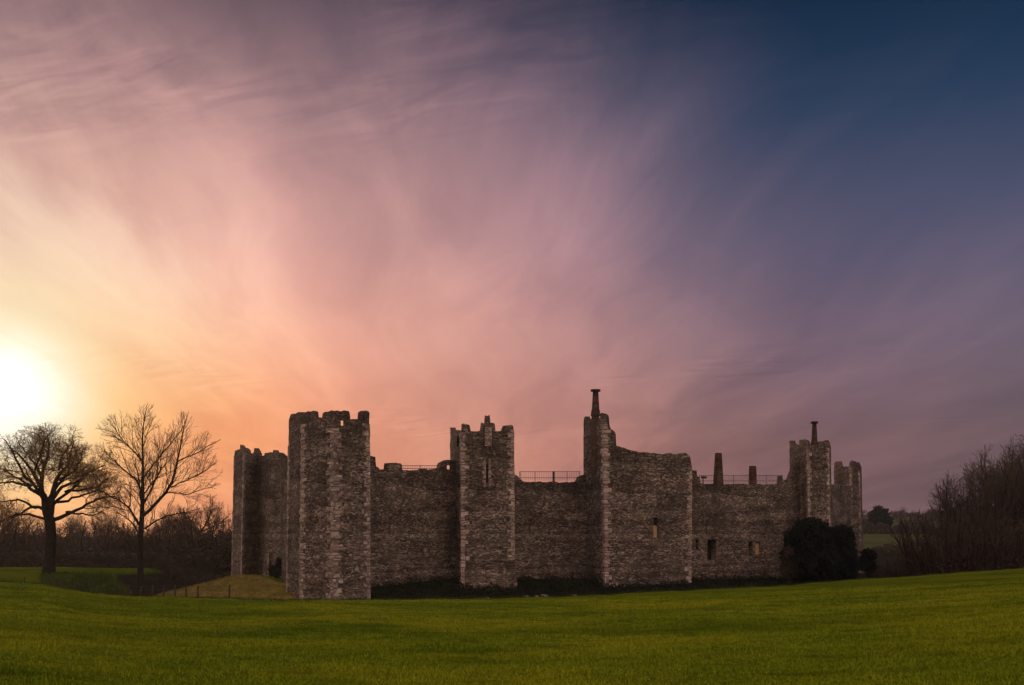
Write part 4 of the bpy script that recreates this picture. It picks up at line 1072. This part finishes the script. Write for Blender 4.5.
put_bush('big black green evergreen bush in front of the chimneyed tower', 810, 86, [(808, 541, 19, 20, 0), (797, 549, 12, 14, 0.6), (806, 562, 22, 20, 0), (822, 536, 10, 13, 0.3), (800, 532, 8, 9, 0), (815, 527, 8, 9, 0.3), (820, 560, 16, 20, -0.2), (826, 568, 14, 12, -0.3)], 52000, 1)
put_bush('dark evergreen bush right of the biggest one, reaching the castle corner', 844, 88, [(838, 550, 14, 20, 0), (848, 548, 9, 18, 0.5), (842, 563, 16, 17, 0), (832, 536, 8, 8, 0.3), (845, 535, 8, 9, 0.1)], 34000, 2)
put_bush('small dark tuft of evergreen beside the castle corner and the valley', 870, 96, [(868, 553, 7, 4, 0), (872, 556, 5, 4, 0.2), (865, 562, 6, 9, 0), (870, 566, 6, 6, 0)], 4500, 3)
put_bush('small dark ivy bush in the corner between the two left towers', 277, 91, [(280, 566, 4, 8, 0), (275, 571, 5, 5, -0.3)], 3500, 14, 0.1)
put_bush('small russet shrub at the left foot of the biggest evergreen bush', 789, 85.5, [(789, 558, 6, 12, 0), (793, 565, 7, 12, 0), (785, 570, 5, 8, 0)], 6000, 4, 0.09, 'brush', name='russet_shrub')

# -- far valley
far = 'hedgerow trees across the valley'
put_bush('dark round evergreen tree on the skyline right of the castle', 880, 330, [(880, 516, 9, 9, 0), (876, 521, 8, 8, 0), (885, 521, 7, 7, 0)], 14000, 5, 0.32, 'evergreen', far, 'evergreen_tree', 'tree')
put_tree('round', 900, 350, 506, 'small round bare tree on the skyline right of the dark evergreen', far, 0.5, 1.0)
put_tree('round', 915, 370, 509, 'faint bare tree on the skyline, right of the round one', far, 1.5, 1.1)
put_tree('dense', 932, 380, 508, 'faint wide bare tree on the skyline behind the fanned shrubs', far, 2.5, 1.2)
put_tree('dense', 868, 345, 517, 'low bare tree on the skyline touching the castle corner', far, 3.5, 1.2)
rgf = np.random.default_rng(31)
def far_hedge(label, pxa, pxb, Y, h, n, size, mt):
    pxs = rgf.uniform(pxa, pxb, n); Yh = Y + rgf.uniform(-1.5, 1.5, n); xh = (pxs - 512) / F * Yh; zg = ground_parts(xh, Yh)[0]
    ht = h * (0.8 + 0.25 * np.sin(xh * 0.35) + 0.15 * np.sin(xh * 0.9 + 1) + 0.12 * np.sin(xh * 2.3))
    C = np.stack((xh, Yh, zg + rgf.uniform(-0.05, 1, n) * ht), -1)
    o = link('hedgerow', leaf_mesh('hedgerow', C, size, rgf), M[mt]); tag(o, label, 'hedgerow', 'hedgerows across the valley')
far_hedge('distant dark wood edge beyond the thickets left of the castle', -250, 330, 240, 5.2, 30000, 0.35, 'dimhedge')
far_hedge('dark hedgerow along the top of the valley field', 700, 1300, 322, 4.6, 26000, 0.4, 'dimhedge')
far_hedge('brown hedgerow below the valley field, above the scrub', 780, 1300, 190, 2.2, 20000, 0.22, 'brush')
far_hedge('long high hedgerow on the skyline behind the valley trees', 600, 1400, 520, 3.0, 20000, 0.5, 'dimhedge')

# ------------------------------------------------------------------ post and wire fence round the ditch on the left
fence = empty('wire_fence', (X(130, 62.4), 62.4, gz(X(130, 62.4), 62.4))); tag(fence, 'low post and wire fence along the ditch edge below the oak', 'fence')
pp = []
for px in np.concatenate((np.arange(24, 60, 9.0), np.arange(60, 208, 11.5), [229.0])):
    Yf = np.interp(px, E_PX, E_Y) + 0.35 + (6.0 * max(0, (45 - px)) / 21); x = X(px, Yf); z = gz(x, Yf); pp.append((x, Yf, z))
rf = random.Random(2)
tops = []
for (x, Yf, z) in pp:
    t = Tubes(); lx, ly = rf.uniform(-.05, .05), rf.uniform(-.05, .05); hh = rf.uniform(0.72, 0.86)
    t.add([(x, Yf, z - 0.2), (x + lx, Yf + ly, z + hh), (x + lx, Yf + ly, z + hh + 0.005)], [0.055, 0.05, 0.001], 7); link('post', t.mesh('post'), M['timber'], fence); tops.append((x + lx, Yf + ly, z, hh))
for fr in (0.35, 0.65, 0.92):
    t = Tubes(); t.add([(a[0], a[1], a[2] + a[3] * fr) for a in tops], [0.006] * len(tops), 3); link('wire', t.mesh('wire'), M['iron'], fence)

# ------------------------------------------------------------------ air: thin evening haze over the whole place
V = np.stack((GX, GY, GZ), -1).reshape(-1, 3)
lo_, hi_ = V.min(0), V.max(0)
x0, x1, y0, y1, z0, z1 = lo_[0] - 5, hi_[0] + 5, lo_[1] - 5, hi_[1] + 5, lo_[2] - 1.0, max(hi_[2], 22.0) + 3.0
bx = Boxes(); bx.prism([(x0, y0, z0), (x1, y0, z0), (x1, y1, z0), (x0, y1, z0)], [(x0, y0, z1), (x1, y0, z1), (x1, y1, z1), (x0, y1, z1)])
m = bpy.data.materials.new('haze'); m.use_nodes = True; N = NT(m.node_tree)
pv = N.n('ShaderNodeVolumePrincipled'); pv.inputs['Color'].default_value = (0.95, 0.9, 0.88, 1); pv.inputs['Density'].default_value = 0.0002; pv.inputs['Anisotropy'].default_value = 0.6
o_ = N.n('ShaderNodeOutputMaterial'); N.t.links.new(pv.outputs[0], o_.inputs['Volume'])
tag(link('haze', bx.mesh('haze'), m), 'thin evening haze hanging over the fields', 'haze', None, 'stuff')
